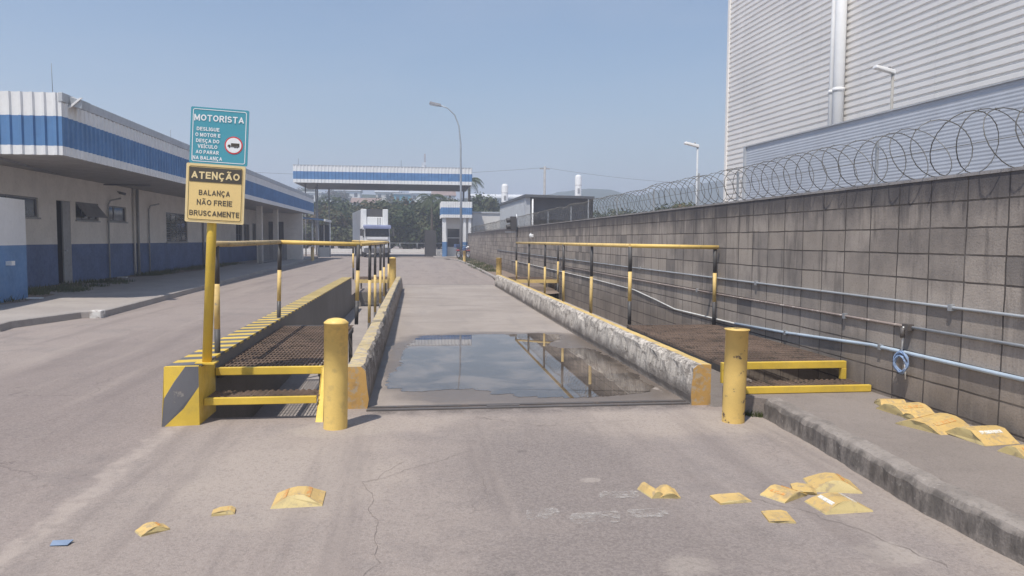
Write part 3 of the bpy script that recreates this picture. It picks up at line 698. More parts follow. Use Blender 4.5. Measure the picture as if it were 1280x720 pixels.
# ------------------------------------------------------------------ handrails
def handrail(loc, label, posts, runs):
    t = thing('handrail', loc, label, 'handrail', 'black and yellow handrails round the pits')
    for (x, y, zb, zt, lx, ly) in posts:
        m = MB(); H = zt-zb; top = (x+lx, y+ly, zt)
        lev = [0, .30, .68, 1]; f = lambda q: (x+lx*q, y+ly*q, zb+H*q)
        for k in range(3):
            m.mat((0, 1, 0)[k]).tube([f(lev[k]), f(lev[k+1])], .027, 10)
        m.build('post', ['black', 'yellow_pale'], t)
    for pts, mt in runs:
        m = MB(); m.tube(pts, .03, 10); m.build('top_rail', mt, t)
    return t
ZR = 1.515
lp = [(-1.885, 7.28, .40, ZR+.01, -.0, .03), (-1.9, 10.5, .40, ZR+.01, .03, .0), (-.85, 10.55, .40, ZR, .035, .02)]
lp += [(-.83, y, PF, ZR, dx, 0) for y, dx in ((12.9, .03), (14.8, .01), (16.8, .02), (18.9, .0), (21.5, .02))] + [(-1.88, 22.35, .40, ZR+.02, 0, 0)]
handrail((-1.36, 10.5, .4), 'black and yellow handrail round the left pit, starting at the sign post', lp,
         [([(-1.885, 7.12, ZR+.03), (-1.89, 8.0, ZR+.025), (-1.885, 9.0, ZR+.03), (-1.87, 10.5, ZR+.035)], 'yellow_old'),
          ([(-1.87, 10.5, ZR+.035), (-.80, 10.6, ZR+.01)], 'yellow'),
          ([(-.80, 10.6, ZR+.01), (-.81, 15, ZR), (-.82, 21.6, ZR)], 'yellow_pale'),
          ([(-1.9, 22.35, ZR+.02), (-.82, 21.6, ZR)], 'yellow_pale')])
rp = [(4.26, 10.2, .40, ZR-.02, 0, .02), (3.03, 10.3, .40, ZR, .0, .02)] + [(3.04, y, -.2, ZR, dx, 0) for y, dx in ((12.75, .01), (15.2, -.01), (17.5, .0), (20.1, .01), (22.6, -.01))] + [(4.2, 21.9, -.2, ZR, 0, 0)]
handrail((3.65, 10.3, .4), 'black and yellow handrail round the right pit, in front of the block wall', rp,
         [([(4.3, 10.2, ZR), (3.03, 10.32, ZR+.015)], 'yellow'), ([(3.03, 10.32, ZR+.015), (3.04, 15, ZR+.01), (3.04, 22.65, ZR)], 'yellow_pale'), ([(4.22, 21.9, ZR), (3.04, 22.65, ZR)], 'yellow_pale')])

# ------------------------------------------------------------------ bollards
def bollard(x, y, r, h, mt, label, dome=True, lean=(0, 0), zb=0, seg=28):
    m = MB(); f = lambda hh: (0, 0, hh)
    prof = [(r, -.02), (r, h*.5), (r, h-.012)] + ([(r*1.03, h-.012), (r*1.03, h), (r*.7, h+.025), (r*.3, h+.035), (.001, h+.037)] if dome else [(r*1.12, h-.01), (r*1.12, h), (.001, h+.004)])
    m.local = True
    m.lathe(prof, seg=seg)
    o = m.build('bollard', mt); o.location = (x, y, zb); o.rotation_euler = (lean[1], lean[0], 0)
    return tag(o, label, 'bollard', 'yellow steel bollards')
bollard(-.69, 6.33, .1, .90, 'yellow', 'smooth yellow bollard with domed cap in front of the left kerb', True, (R(.9), 0))
bollard(2.79, 6.2, .098, .83, 'yellow_chip', 'yellow bollard with chipped peeling paint in front of the right kerb', False, (R(1.1), 0))
bollard(-.80, 24.6, .11, .98, 'yellow', 'far yellow bollard at the far end of the left kerb', True, seg=16)
bollard(2.93, 26.6, .10, .95, 'yellow_chip', 'far yellow bollard at the far end of the right kerb', False, seg=16)
bollard(3.3, 52.2, .10, .80, 'yellow_pale', 'small distant yellow bollard by the kerb near the motorcycle', False, seg=12)
bollard(-7.5, 54.9, .12, 1.0, 'yellow_pale', 'distant yellow bollard on the left kerb before the blue awning', False, seg=12)

# ------------------------------------------------------------------ sign
def arc(cx, cy, rx, ry, a0, a1, n=9): return [(cx+rx*math.cos(R(a0+(a1-a0)*k/n)), cy+ry*math.sin(R(a0+(a1-a0)*k/n))) for k in range(n+1)]
# heavy block capitals as strokes in a box one unit high: width, list of centre lines
FONT = {
 'A': (.80, [[(.02, 0), (.40, 1), (.78, 0)], [(.16, .27), (.64, .27)]]),
 'B': (.66, [[(.0, 0), (.0, 1)], [(0, 1), (.36, 1)]+arc(.36, .76, .25, .24, 90, -90)+[(.0, .52)], [(.3, .52)]+arc(.38, .26, .28, .26, 90, -90)+[(0, 0)]]),
 'C': (.72, [arc(.38, .5, .38, .5, 45, 315, 16)]),
 'D': (.70, [[(0, 0), (0, 1)], [(0, 1), (.28, 1)]+arc(.28, .5, .42, .5, 90, -90, 12)+[(0, 0)]]),
 'E': (.58, [[(0, 0), (0, 1)], [(0, 1), (.58, 1)], [(0, .52), (.52, .52)], [(0, 0), (.58, 0)]]),
 'F': (.55, [[(0, -.09), (0, 1)], [(0, 1), (.55, 1)], [(0, .5), (.48, .5)]]),
 'G': (.76, [arc(.39, .5, .39, .5, 45, 330, 16), [(.42, .42), (.76, .42), (.76, .12)]]),
 'I': (.0, [[(0, -.09), (0, 1.09)]]),
 'L': (.52, [[(0, 1.09), (0, 0), (.52, 0)]]),
 'M': (.84, [[(0, -.09), (0, 1)], [(.03, 1), (.42, .1)], [(.42, .1), (.81, 1)], [(.84, 1), (.84, -.09)]]),
 'N': (.68, [[(0, -.09), (0, 1.09)], [(.02, 1), (.66, 0)], [(.68, -.09), (.68, 1.09)]]),
 'O': (.80, [arc(.40, .5, .40, .5, 0, 360, 20)]),
 'P': (.62, [[(0, -.09), (0, 1)], [(0, 1), (.34, 1)]+arc(.34, .73, .28, .27, 90, -90)+[(0, .46)]]),
 'R': (.68, [[(0, -.09), (0, 1)], [(0, 1), (.36, 1)]+arc(.36, .74, .28, .26, 90, -90)+[(0, .48)], [(.34, .46), (.68, -.05)]]),
 'S': (.62, [arc(.31, .75, .30, .25, 25, 270, 10)+arc(.31, .25, .31, .25, 90, -155, 10)]),
 'T': (.68, [[(0, 1), (.68, 1)], [(.34, 1), (.34, -.09)]]),
 'U': (.68, [[(0, 1.09), (0, .34)]+arc(.34, .34, .34, .34, 180, 360, 10)+[(.68, 1.09)]]),
 'V': (.76, [[(0, 1.05), (.38, 0)], [(.38, 0), (.76, 1.05)]]),
 'Ç': (.72, [arc(.38, .5, .38, .5, 45, 315, 16), [(.38, -.05), (.38, -.2), (.52, -.28), (.3, -.40)]]),
 'Ã': (.80, [[(.02, 0), (.40, 1), (.78, 0)], [(.16, .27), (.64, .27)], [(.14, 1.27), (.27, 1.36), (.42, 1.30), (.54, 1.25), (.66, 1.34)]]),
 'Í': (.0, [[(0, -.09), (0, 1.09)], [(-.04, 1.25), (.14, 1.46)]])}
def text_mesh(body, wid, cap, bold=.2):
    """strokes of thickness `bold` (in cap heights), every stroke lifted a hair above the last so that none share a plane"""
    V, F, x, lift, th = [], [], 0., 0, bold/2
    for c in body:
        if c == ' ': x += .42; continue
        w_, strokes = FONT[c]
        for st in strokes:
            small = .7 if c in 'ÇÃÍ' and st is strokes[-1] else 1.
            for (ax, ay), (bx, by) in zip(st[:-1], st[1:]):
                d = Vector((bx-ax, by-ay)); L = d.length
                if L < 1e-6: continue
                d /= L; n = Vector((-d.y, d.x))*th*small; e = d*th*(.85 if len(st) < 6 else .25)*small
                if len(st) == 2: e = d*th*.95*small
                b = len(V); lift += 1
                # shrink so that strokes stay inside the cap height
                for px, py in ((ax-e.x-n.x, ay-e.y-n.y), (bx+e.x-n.x, by+e.y-n.y), (bx+e.x+n.x, by+e.y+n.y), (ax-e.x+n.x, ay-e.y+n.y)):
                    V.append((px+x, py*(1-bold)+th if py <= 1.1 and py >= -.1 else py*(1-bold)+th, lift*2e-5))
                F.append([b, b+1, b+2, b+3])
        x += w_+bold+.16
    xs_ = [p[0] for p in V]; a, b_ = min(xs_), max(xs_)
    return [((p[0]-(a+b_)/2)*wid/(b_-a), (p[1]-.5)*cap, p[2]) for p in V], F
def rrect(w_, h_, r, n=5):
    pts = []
    for cx, cy, a0 in ((w_/2-r, h_/2-r, 0), (-w_/2+r, h_/2-r, 90), (-w_/2+r, -h_/2+r, 180), (w_/2-r, -h_/2+r, 270)):
        for k in range(n+1):
            a = R(a0+90*k/n); pts.append((cx+r*math.cos(a), cy+r*math.sin(a)))
    return pts
sg = thing('road_sign', (-1.83, 6.72, .505), 'leaning yellow post with a teal MOTORISTA board over a yellow ATENÇÃO board', 'sign', rot=(0, R(3.0), 0))
m = LB(); m.tube([(0, 0, 0), (0, 0, 2.15)], .040, 18); m.box(-.08, .08, -.08, .08, 0, .012); m.build('post', 'yellow_bright', sg)
def board(name, cx, cz, w_, h_, mats, y=-.06):
    m = LB(); pts = rrect(w_, h_, .012, 3)
    n = len(pts); v = [(cx+p[0], y, cz+p[1]) for p in pts]+[(cx+p[0], y+.012, cz+p[1]) for p in pts]
    m.add(v, [tuple(range(n)), tuple(range(2*n-1, n-1, -1))]+[(i, (i+1) % n, n+(i+1) % n, n+i) for i in range(n)])
    return m.build(name, mats, sg), (cx, cz, w_, h_, y)
def on_board(bd, name, polys, mt, parent, lift, th=.001):
    cx, cz, w_, h_, y = bd; m = LB()
    for vs, fs in polys:
        # u,v in metres from the board centre
        m.add([(cx+p[0], y-lift-(p[2] if len(p) > 2 else 0), cz+p[1]) for p in vs], fs)
    return m.build(name, mt, parent)
def ring(w_, h_, r, th):
    o_, i_ = rrect(w_, h_, r), rrect(w_-2*th, h_-2*th, max(r-th, .003)); n = len(o_)
    return o_+i_, [(k, (k+1) % n, n+(k+1) % n, n+k) for k in range(n)]
W1, H1 = .475, .475
b1, bd1 = board('board', .052, 1.965, W1, H1, 'teal', -.062)
b1['label'] = 'teal board with white lettering and a crossed-circle lorry emblem'
U = lambda u, v, w_=W1, h_=H1: ((u-.5)*w_, (.5-v)*h_)
def put(body, u, v, wid, cap, w_, h_, bold=.2):
    vs, fs = text_mesh(body, wid*w_, cap*h_, bold); c = U(u, v, w_, h_)
    return [(x+c[0], y+c[1], z) for x, y, z in vs], fs
on_board(bd1, 'border_line', [ring(W1-.035, H1-.03, .018, .006)], 'signwhite', b1, .0025)
on_board(bd1, 'heading', [put('MOTORISTA', .49, .185, .86, .115, W1, H1, .23)], 'signwhite', b1, .0025)
lines = [('DESLIGUE', .385), ('O MOTOR E', .49), ('DESÇA DO', .595), ('VEÍCULO', .695), ('AO PARAR', .795), ('NA BALANÇA', .90)]
wd = {'DESLIGUE': .39, 'O MOTOR E': .43, 'DESÇA DO': .40, 'VEÍCULO': .34, 'AO PARAR': .40, 'NA BALANÇA': .51}
for b_, v_ in lines: on_board(bd1, 'lettering', [put(b_, .305 if b_ != 'NA BALANÇA' else .31, v_, wd[b_], .068, W1, H1, .24)], 'signwhite', b1, .0025)
def disc(u, v, r, n=40):
    c = U(u, v); return [(c[0]+r*math.cos(2*math.pi*k/n), c[1]+r*math.sin(2*math.pi*k/n)) for k in range(n)], [tuple(range(n))]
e1 = on_board(bd1, 'emblem', [disc(.755, .64, .075)], 'red', b1, .0025)
on_board(bd1, 'emblem_disc', [disc(.755, .64, .064)], 'signwhite', e1, .004)
c = U(.755, .64)
def rect(x0, y0, x1, y1): return [(c[0]+x0, c[1]+y0), (c[0]+x1, c[1]+y0), (c[0]+x1, c[1]+y1), (c[0]+x0, c[1]+y1)], [(0, 1, 2, 3)]
whl = [([(c[0]+q+.006*math.cos(k*.524), c[1]-.017+.006*math.sin(k*.524)) for k in range(12)], [tuple(range(12))]) for q in (-.034, .012, .030)]
on_board(bd1, 'lorry_symbol', [rect(-.022, -.009, .048, .018), rect(-.05, -.013, -.026, -.004), rect(-.044, -.004, -.026, .004), rect(-.03, -.0155, .046, -.0115)]+whl, 'signblack', e1, .0055)
W2, H2 = .485, .50
b2, bd2 = board('board', .036, 1.476, W2, H2, 'signyel_edge', -.066)
b2['label'] = 'yellow board with a dark heading bar and black lettering'
on_board(bd2, 'panel_face', [(rrect(W2-.03, H2-.03, .02), [tuple(range(24))])], 'signyel', b2, .002)
on_board(bd2, 'border_line', [ring(W2-.045, H2-.045, .018, .004)], 'signblack', b2, .0035)
x0_, y0_ = U(.06, .065, W2, H2); x1_, y1_ = U(.94, .31, W2, H2)
on_board(bd2, 'heading_bar', [([(x0_, y1_), (x1_, y1_), (x1_, y0_), (x0_, y0_)], [(0, 1, 2, 3)])], 'signblack', b2, .005)
on_board(bd2, 'heading', [put('ATENÇÃO', .5, .195, .82, .125, W2, H2, .25)], 'signyel_edge', b2, .0065)
for b_, u_, v_, w_ in (('BALANÇA', .49, .49, .53), ('NÃO FREIE', .495, .655, .60), ('BRUSCAMENTE', .5, .84, .85)): on_board(bd2, 'lettering', [put(b_, u_, v_, w_, .092, W2, H2, .2)], 'signblack', b2, .0035)

# ------------------------------------------------------------------ block wall on the right, with what is fixed to it
WX = 4.33
t = thing('block_wall', (WX+.1, 30, 0), 'long dark stained wall of stacked concrete blocks along the right side', 'wall')
m = MB()
m.quad((WX, -6, -.22), (WX, 64, -.22), (WX, 64, 2.13), (WX, -6, 2.13)); m.quad((WX+.2, -6, 0), (WX+.2, 64, 0), (WX+.2, 64, 2.13), (WX+.2, -6, 2.13))
m.quad((WX, -6, 0), (WX+.2, -6, 0), (WX+.2, -6, 2.13), (WX, -6, 2.13)); m.quad((WX, 64, 0), (WX+.2, 64, 0), (WX+.2, 64, 2.13), (WX, 64, 2.13))
m.build('block_face', 'blocks', t)
m = MB(); m.box(WX-.008, WX+.215, -6, 64, 2.13, 2.155); m.build('coping', 'coping', t)
# razor wire coil
t = thing('razor_wire', (WX+.12, 30, 2.155), 'coil of razor wire on thin posts along the top of the block wall', 'razor wire')
m = MB(); pts = []
pitch = .28; rad = .235; N = 20; yy = 3.0; turns = int((60-yy)/pitch)
for i in range(turns*N+1):
    a = 2*math.pi*i/N; y = yy+pitch*i/N
    wob = mnoise.noise(Vector((y*.8, 1, 4)))
    tl = mnoise.noise(Vector((y*1.7, 5, 2)))*.20
    r = rad*(1+.14*wob)
    pts.append((WX+.11+r*math.cos(a)*.96, y+math.sin(a)*(.05+tl), 2.162+r+r*math.sin(a)))
m.tube(pts, .0042, 4); m.build('coil', 'razor', t)
m = MB(); b = []
for i in range(0, min(len(pts), 60*N), 2):      # barbs on the nearer loops
    p = Vector(pts[i]); q = Vector(pts[i+1]); d = (q-p).normalized(); c_ = Vector((WX+.11, p.y, 2.165+rad)); n = (p-c_).normalized()
    m.add([p-d*.016-n*.008, p-d*.016+n*.008, p, ], [(0, 1, 2)]); m.add([p+d*.016-n*.008, p+d*.016+n*.008, p], [(0, 1, 2)])
m.build('barb', 'razor', t)
y = 4.0; k = 0
for y in (4.0, 6.75, 9.9, 11.35, 13.6, 16.2, 19.0, 21.2, 25, 29, 33, 38, 43, 48, 54):
    m = MB(); m.box(WX+.09, WX+.115, y-.012, y+.012, 2.15, 2.155+(.42 if k % 3 else .52)); m.build('support_post', 'galv', t); k += 1
m = MB()
for zz in (.0, ): m.tube([(WX+.1, 3, 2.40), (WX+.1, 30, 2.40), (WX+.1, 60, 2.40)], .003, 4)
m.build('strand', 'razor', t)

PX = 4.3145
def run(name, pts, r, mt, label, cat='pipe', clips=(), parent=None):
    t = thing(name, pts[0], label, cat, 'pipes and cables on the block wall')
    m = MB(); m.tube(pts, r, 8); m.build('pipe_run', mt, t)
    for (y, z) in clips:
        m = MB(); m.box(PX-.020, WX, y-.02, y+.02, z-.026, z+.026); m.build('clip', 'galv', t)
    return t
def sag(ya, yb, za, zb, d, n=14, x=PX):
    return [(x, ya+(yb-ya)*k/n, za+(zb-za)*k/n-d*4*(k/n)*(1-k/n)) for k in range(n+1)]
run('conduit', sag(1, 10, 1.075, 1.07, -.004)[:-1]+sag(10, 40, 1.07, 1.06, .01), .0125, 'pipe_grey', 'uppermost thin grey conduit along the block wall', clips=[(5.5, 1.075), (9, 1.07), (14, 1.07), (20, 1.065)])
run('conduit', [(PX, 1, .875), (PX, 3.5, .872), (PX, 5.98, .858)], .0125, 'pipe_grey', 'middle grey conduit on the block wall right of the hanging cable coil', clips=[(4.0, .87)])
run('conduit', [(PX, 6.04, .857), (PX, 7, .853), (PX, 10, .84), (PX, 14, .83), (PX, 22, .82)], .012, 'pipe_rust', 'middle flaking brown conduit on the block wall left of the hanging cable coil', clips=[(7.0, .853), (11, .838)])
run('conduit', [(PX, 1, .626), (PX, 4.7, .626), (PX, 6.52, .622), (PX, 8.2, .53), (PX, 9.6, .48)], .0175, 'pipe_blue', 'lower thick pale blue conduit along the base of the block wall', clips=[(6.4, .622), (8.2, .53), (3.2, .626)])
run('cable', [(PX, 9.6, .48), (PX, 12, .455), (PX, 13, .53), (PX, 14.4, .622), (PX, 18.4, .655), (PX, 27, .66), (PX, 34, .66)], .011, 'cable_white', 'slack white cable continuing from the blue conduit along the wall', 'cable')
t = thing('cable_coil', (4.26, 6.03, .42), 'coil of blue cable hanging from a junction box on the block wall', 'cable coil')
m = MB()
for k in range(6):
    rr = .085+.012*math.sin(k*2.1); ph = k*.5; cz = .535+.012*math.cos(k*1.7); ox = 4.27-.006*(k % 3)
    m.tube([(ox+.01*math.sin(3*a+k), 6.03+rr*.95*math.cos(a+ph), cz+rr*math.sin(a+ph)) for a in [2*math.pi*i/22 for i in range(23)]], .0065, 6)
m.build('coil', 'cable_blue', t)
m = MB(); m.tube([(4.27, 6.02, .86), (4.275, 6.03, .75), (4.265, 6.03, .62)], .008, 6); m.tube([(4.262, 5.995, .6), (4.258, 5.96, .5), (4.262, 5.955, .40)], .006, 6); m.build('tail', 'cable_white', t)
m = MB(); m.box(4.27, 4.33, 5.965, 6.045, .83, .885); m.tube([(4.27, 6.03, .85), (4.265, 6.03, .80), (4.268, 6.028, .76)], .02, 8); m.build('junction_box', 'steel_dark', t)
# traffic signal on the wall, and a small bulkhead lamp
t = thing('traffic_signal', (4.28, 31.9, 1.74), 'black two-lens traffic signal on a short pole fixed to the block wall', 'traffic light')
m = MB(); m.tube([(4.28, 31.9, 1.74), (4.28, 31.9, 2.72)], .04, 8); m.build('pole', 'galv', t)
m = MB(); m.box(4.0, 4.26, 31.75, 32.05, 2.02, 2.62); m.build('housing', 'black', t, bevel=.02)
for z in (2.18, 2.46):
    m = MB(); m.tube([(4.0, 31.9, z), (3.83, 31.9, z-.02)], .105, 12, cap=False); m.build('visor', 'black', t)
    m = MB(); m.lathe([(.001, 0), (.09, .0)], (3.99, 31.9, z), 12, 'x'); m.build('lens', 'signal_lens', t)
m = MB(); m.box(3.78, 4.28, 31.8, 32.0, 1.93, 1.96); m.build('bracket', 'galv', t)
t = thing('bulkhead_lamp', (4.3, 27.6, 1.74), 'small white lamp fixed to the block wall beyond the right handrail', 'lamp')
m = MB(); m.box(4.25, 4.33, 27.45, 27.75, 1.7, 1.82); m.build('body', 'white', t, bevel=.02)
m = MB(); m.lathe([(.10, 0), (.08, -.05), (.001, -.07)], (4.25, 27.6, 1.76), 12, 'x'); m.build('lens', 'lamp_lens', t)

# ------------------------------------------------------------------ speed-bump fragments
def bump_piece(x, y, L, Wd, h, rot, label, z=0, tilt=(0, 0), flat=False, refl=1, ends=.0):
    t = thing('speed_bump_piece', (x, y, z), label, 'speed bump piece', 'broken yellow speed bump pieces', (tilt[0], tilt[1], rot))
    m = LB(); hw = Wd/2; h *= 1.2
    if flat: prof = [(-L/2, 0), (-L/2, h*.6), (-L*.2, h), (L*.3, h), (L/2, h*.5), (L/2, 0)]
    else: prof = [(-L/2, 0), (-L/2+.004, .008), (-L*.36, h*.45), (-L*.2, h*.85), (-L*.06, h), (L*.12, h*.98), (L*.26, h*.72), (L*.4, h*.32), (L/2, .008), (L/2, 0)]
    n = len(prof); vs = []
    for sgn in (-1, 1):
        for i, (p, q) in enumerate(prof):
            j = mnoise.noise(Vector((x*7+p*20, sgn*3.3, y)))*(.012 if not flat else .03)
            vs.append((p, sgn*(hw-ends*q/h*.5)+j, q))
    for i in range(n-1):
        m.mat(0 if prof[i][1] > .3*h or prof[i+1][1] > .3*h else 1).add([vs[i], vs[i+1], vs[n+i+1], vs[n+i]], [(0, 1, 2, 3)])
    m.mat(1).add(vs[:n], [tuple(range(n))]); m.add(vs[n:], [tuple(range(n))]); m.add([vs[0], vs[n-1], vs[2*n-1], vs[n]], [(0, 1, 2, 3)])
    m.build('bump_body', ['bump', 'bump_b'], t)
    if refl:
        for sd_ in ((1,) if refl == 1 else (1, -1)):
            m = LB(); pa, pb = ((L*.17, h*.90), (L*.25, h*.745)) if sd_ > 0 else ((-L*.29, h*.63), (-L*.22, h*.80))
            w0 = hw*.62
            m.add([(pa[0], -w0, pa[1]+.004), (pb[0], -w0, pb[1]+.004), (pb[0], w0, pb[1]+.004), (pa[0], w0, pa[1]+.004),
                   (pa[0], -w0, pa[1]-.004), (pb[0], -w0, pb[1]-.004), (pb[0], w0, pb[1]-.004), (pa[0], w0, pa[1]-.004)],
                  [(0, 1, 2, 3), (0, 4, 5, 1), (1, 5, 6, 2), (2, 6, 7, 3), (3, 7, 4, 0)])
            m.build('reflector', 'orange' if refl != 3 else 'white_strip', t)
    return t
bp = bump_piece
bp(-.72, 4.57, .30, .26, .05, R(2), 'whole yellow bump piece alone on the asphalt, largest of those left of the lane', refl=2, ends=.1)
bp(-1.12, 4.40, .125, .085, .02, R(8), 'small rectangular yellow bump scrap on the asphalt between two larger pieces', flat=True, refl=1)
bp(-1.44, 4.17, .15, .10, .028, R(38), 'small tilted yellow scrap with orange reflector, leftmost of the bump fragments', refl=1)
bp(1.47, 4.46, .09, .20, .035, R(12), 'narrow yellow bump scrap beside the worn white paint, dark slot next to it', refl=0)
bp(1.57, 4.43, .13, .17, .03, R(-6), 'yellow bump scrap touching the narrow one beside the worn white paint', refl=0)
bp(1.93, 4.30, .21, .14, .014, R(4), 'thin flat yellow scrap lying alone midway across the apron', flat=True, refl=0)
bp(2.30, 4.33, .25, .17, .035, R(28), 'yellow bump piece with dark ribs lying aslant on the apron', refl=2)
bp(2.47, 4.40, .14, .15, .02, R(-20), 'flat yellow scrap tucked between two larger bump pieces on the apron', flat=True, refl=0)
bp(2.70, 4.46, .30, .26, .055, R(-14), 'rear one of the two big yellow bump pieces near the right kerb', refl=1, ends=.1)
bp(2.53, 4.11, .31, .23, .05, R(3), 'front one of the two big bump pieces near the right kerb, white strip on it', refl=3, ends=.08)
bp(2.08, 3.98, .15, .16, .012, R(-10), 'flat yellow scrap nearest the camera on the apron', flat=True, refl=0)
SZ = .173
bp(4.13, 5.95, .17, .22, .045, R(80), 'small yellow bump piece on the right sidewalk, farthest in the row by the wall', SZ, refl=1)
bp(4.08, 5.68, .36, .30, .065, R(-84), 'curved yellow bump piece with orange mark, second farthest in the row by the wall', SZ, refl=1)
bp(4.06, 5.41, .26, .26, .045, R(-95), 'low yellow bump piece squeezed between two higher ones in the row by the wall', SZ, refl=0)
bp(3.98, 5.20, .40, .36, .06, R(-72), 'widest yellow bump piece in the row by the wall, two orange strips', SZ+.004, (R(4), R(3)), refl=2)
bp(4.10, 4.86, .36, .30, .07, R(-84), 'yellow bump piece with a white strip in the row by the wall', SZ, (0, R(2)), refl=3)
bp(4.10, 4.47, .20, .24, .05, R(-80), 'yellow bump piece nearest the camera in the row by the wall', SZ, refl=1)
m = LB(); m.add([(-.05, -.02, 0), (.04, -.03, .004), (.05, .02, .012), (.0, .03, .006), (-.05, .015, .014)], [(0, 1, 2, 3, 4)]); m.add([(-.05, -.02, -.003), (.04, -.03, .0), (.05, .02, .008), (.0, .03, .002), (-.05, .015, .01)], [(4, 3, 2, 1, 0)])
o = m.build('plastic_scrap', paint('faded_blue_plastic', (.20, .26, .36), dirt=.5, rough=.6)); o.location = (-1.84, 4.03, .004); tag(o, 'crumpled blue plastic scrap on the asphalt at lower left', 'litter')

# ------------------------------------------------------------------ left building
FX, FY0, FY1, FZ0, FZ1 = -7.84, 17.82, 58.2, 3.42, 4.793
t = thing('office_building', (-11, 40, 0), 'long low cream building with blue dado under a white and blue ribbed fascia', 'building')
BX = -11.0
holes = [(20.2, 23.36, 2.16, 2.74), (24.45, 25.38, .13, 2.73), (25.75, 27.48, 2.16, 2.75), (28.25, 29.97, 2.18, 2.74), (34.5, 37.55, 1.40, 2.72), (47.2, 48.9, 1.38, 2.5), (49.3, 50.9, 1.38, 2.5), (51.8, 53.0, 1.38, 2.6)]
m = MB(); facade(m, BX, 19.8, 53.6, 0, 3.75, holes, 1.37)
m.mat(0).quad((BX, 19.8, 0), (-30, 19.8, 0), (-30, 19.8, 3.75), (BX, 19.8, 3.75)); m.quad((-7.95, 53.6, 0), (-30, 53.6, 0), (-30, 53.6, 3.4), (-7.95, 53.6, 3.4)); m.quad((BX+.01, 53.2, 0), (-7.95, 53.2, 0), (-7.95, 53.2, 3.34), (BX+.01, 53.2, 3.34)); m.quad((-7.95, 53.2, 0), (-7.95, 53.6, 0), (-7.95, 53.6, 3.34), (-7.95, 53.2, 3.34))
m.build('wall', ['cream', 'dado'], t)
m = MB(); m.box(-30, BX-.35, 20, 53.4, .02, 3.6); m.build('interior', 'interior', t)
FB0, FB1 = 3.623, 4.278
bands = [(FZ0, 0), (FB0, 1), (FB1, 0)]
m = MB(); rib_wall(m, (-30, FY0), (FX, FY0), FZ0, FZ1, .24, .045, 'v', bands=bands); m.mat(0).box(FX-.16, FX-.001, FY0-.006, FY0+.02, FB1, FZ1); m.mat(1).box(FX-.16, FX-.001, FY0-.006, FY0+.02, FB0, FB1); m.mat(0).box(FX-.16, FX-.001, FY0-.006, FY0+.02, FZ0, FB0)
f1 = m.build('fascia', ['white', 'blue'], t)
m = MB(); rib_wall(m, (FX, FY0+.02), (FX, FY1), FZ0, FZ1-.2, .24, .035, 'v', bands=bands); m.mat(0).quad((FX-.05, FY0, FZ1-.2), (FX-.05, FY1, FZ1-.2), (FX-.05, FY1, FZ1), (FX-.05, FY0, FZ1))
m.build('fascia', ['white', 'blue'], t)
m = MB(); m.box(FX-.06, FX+.03, FY0-.02, FY1+.02, FZ1-.19, FZ1+.012); m.build('flashing', 'shed_clad', t, bevel=.008)
m = MB(); m.hexa([(-30, FY0+.06, 3.66), (FX-.06, FY0+.06, 3.47), (FX-.06, FY1, 3.47), (-30, FY1, 3.66), (-30, FY0+.06, 4.7), (FX-.06, FY0+.06, 4.65), (FX-.06, FY1, 4.65), (-30, FY1, 4.7)]); m.build('roof', 'soffit', t)
m = MB(); m.tube([(-9.6, 17.5, 3.47), (-10.7, 24, 3.5)], .05, 8); m.build('soffit_pipe', 'frame_grey', t); m = MB(); m.tube([(-11.0+.04, 27.9, 3.45), (-9.4, 27.9, 3.44)], .03, 6); m.build('soffit_pipe', 'frame_grey', t)
def window(a, b, z0, z1, bars=(), tilt=False, hbars=()):
    f = MB(); D = BX-.06; q = .05
    f.box(D-.03, D+.02, a, a+q, z0, z1); f.box(D-.03, D+.02, b-q, b, z0, z1); f.box(D-.03, D+.02, a+q, b-q, z0, z0+q); f.box(D-.03, D+.02, a+q, b-q, z1-q, z1)
    for k in bars: f.box(D-.02, D+.015, a+(b-a)*k-.02, a+(b-a)*k+.02, z0+q, z1-q)
    for k in hbars: f.box(D-.02, D+.015, a+q, b-q, z0+(z1-z0)*k-.012, z0+(z1-z0)*k+.012)
    fo = f.build('window', 'frame_grey', t)
    p = MB(); p.quad((D-.005, a+q, z0+q), (D-.005, b-q, z0+q), (D-.005, b-q, z1-q), (D-.005, a+q, z1-q)); p.build('pane', 'glass', fo)
    if tilt:
        s_ = MB(); s_.hexa([(D+.38, a+.06, z0+.1), (D+.38, b-.06, z0+.1), (D+.40, b-.06, z0+.12), (D+.40, a+.06, z0+.12), (D+.03, a+.06, z1-.06), (D+.03, b-.06, z1-.06), (D+.05, b-.06, z1-.04), (D+.05, a+.06, z1-.04)]); s_.build('sash', 'frame_grey', fo)
    s_ = MB(); s_.box(BX-.01, BX+.05, a-.04, b+.04, z0-.05, z0-.002); s_.build('sill', 'door_grey', fo)
window(*holes[0], bars=(.5,)); window(*holes[2], bars=(.33, .66), tilt=True); window(*holes[3], bars=(.4,))
window(*holes[4], bars=(.25, .5, .75), hbars=[k/12 for k in range(1, 12)]); window(*holes[5], bars=(.5,), hbars=(.4,)); window(*holes[6], bars=(.5,)); window(*holes[7], bars=(.5,))
m = MB(); m.box(BX-.05, BX+.0, 24.86, 25.36, .14, 2.72); d_ = m.build('door', 'door_grey', t, bevel=.006); m = MB(); m.box(BX+.0, BX+.05, 24.93, 25.0, 1.15, 1.2); m.build('handle', 'galv', d_)
m = MB(); m.box(-10.2, -9.2, 53.15, 53.25, .14, 2.75); m.build('door', 'black', t)  # black slab stands in for the shade in an open doorway
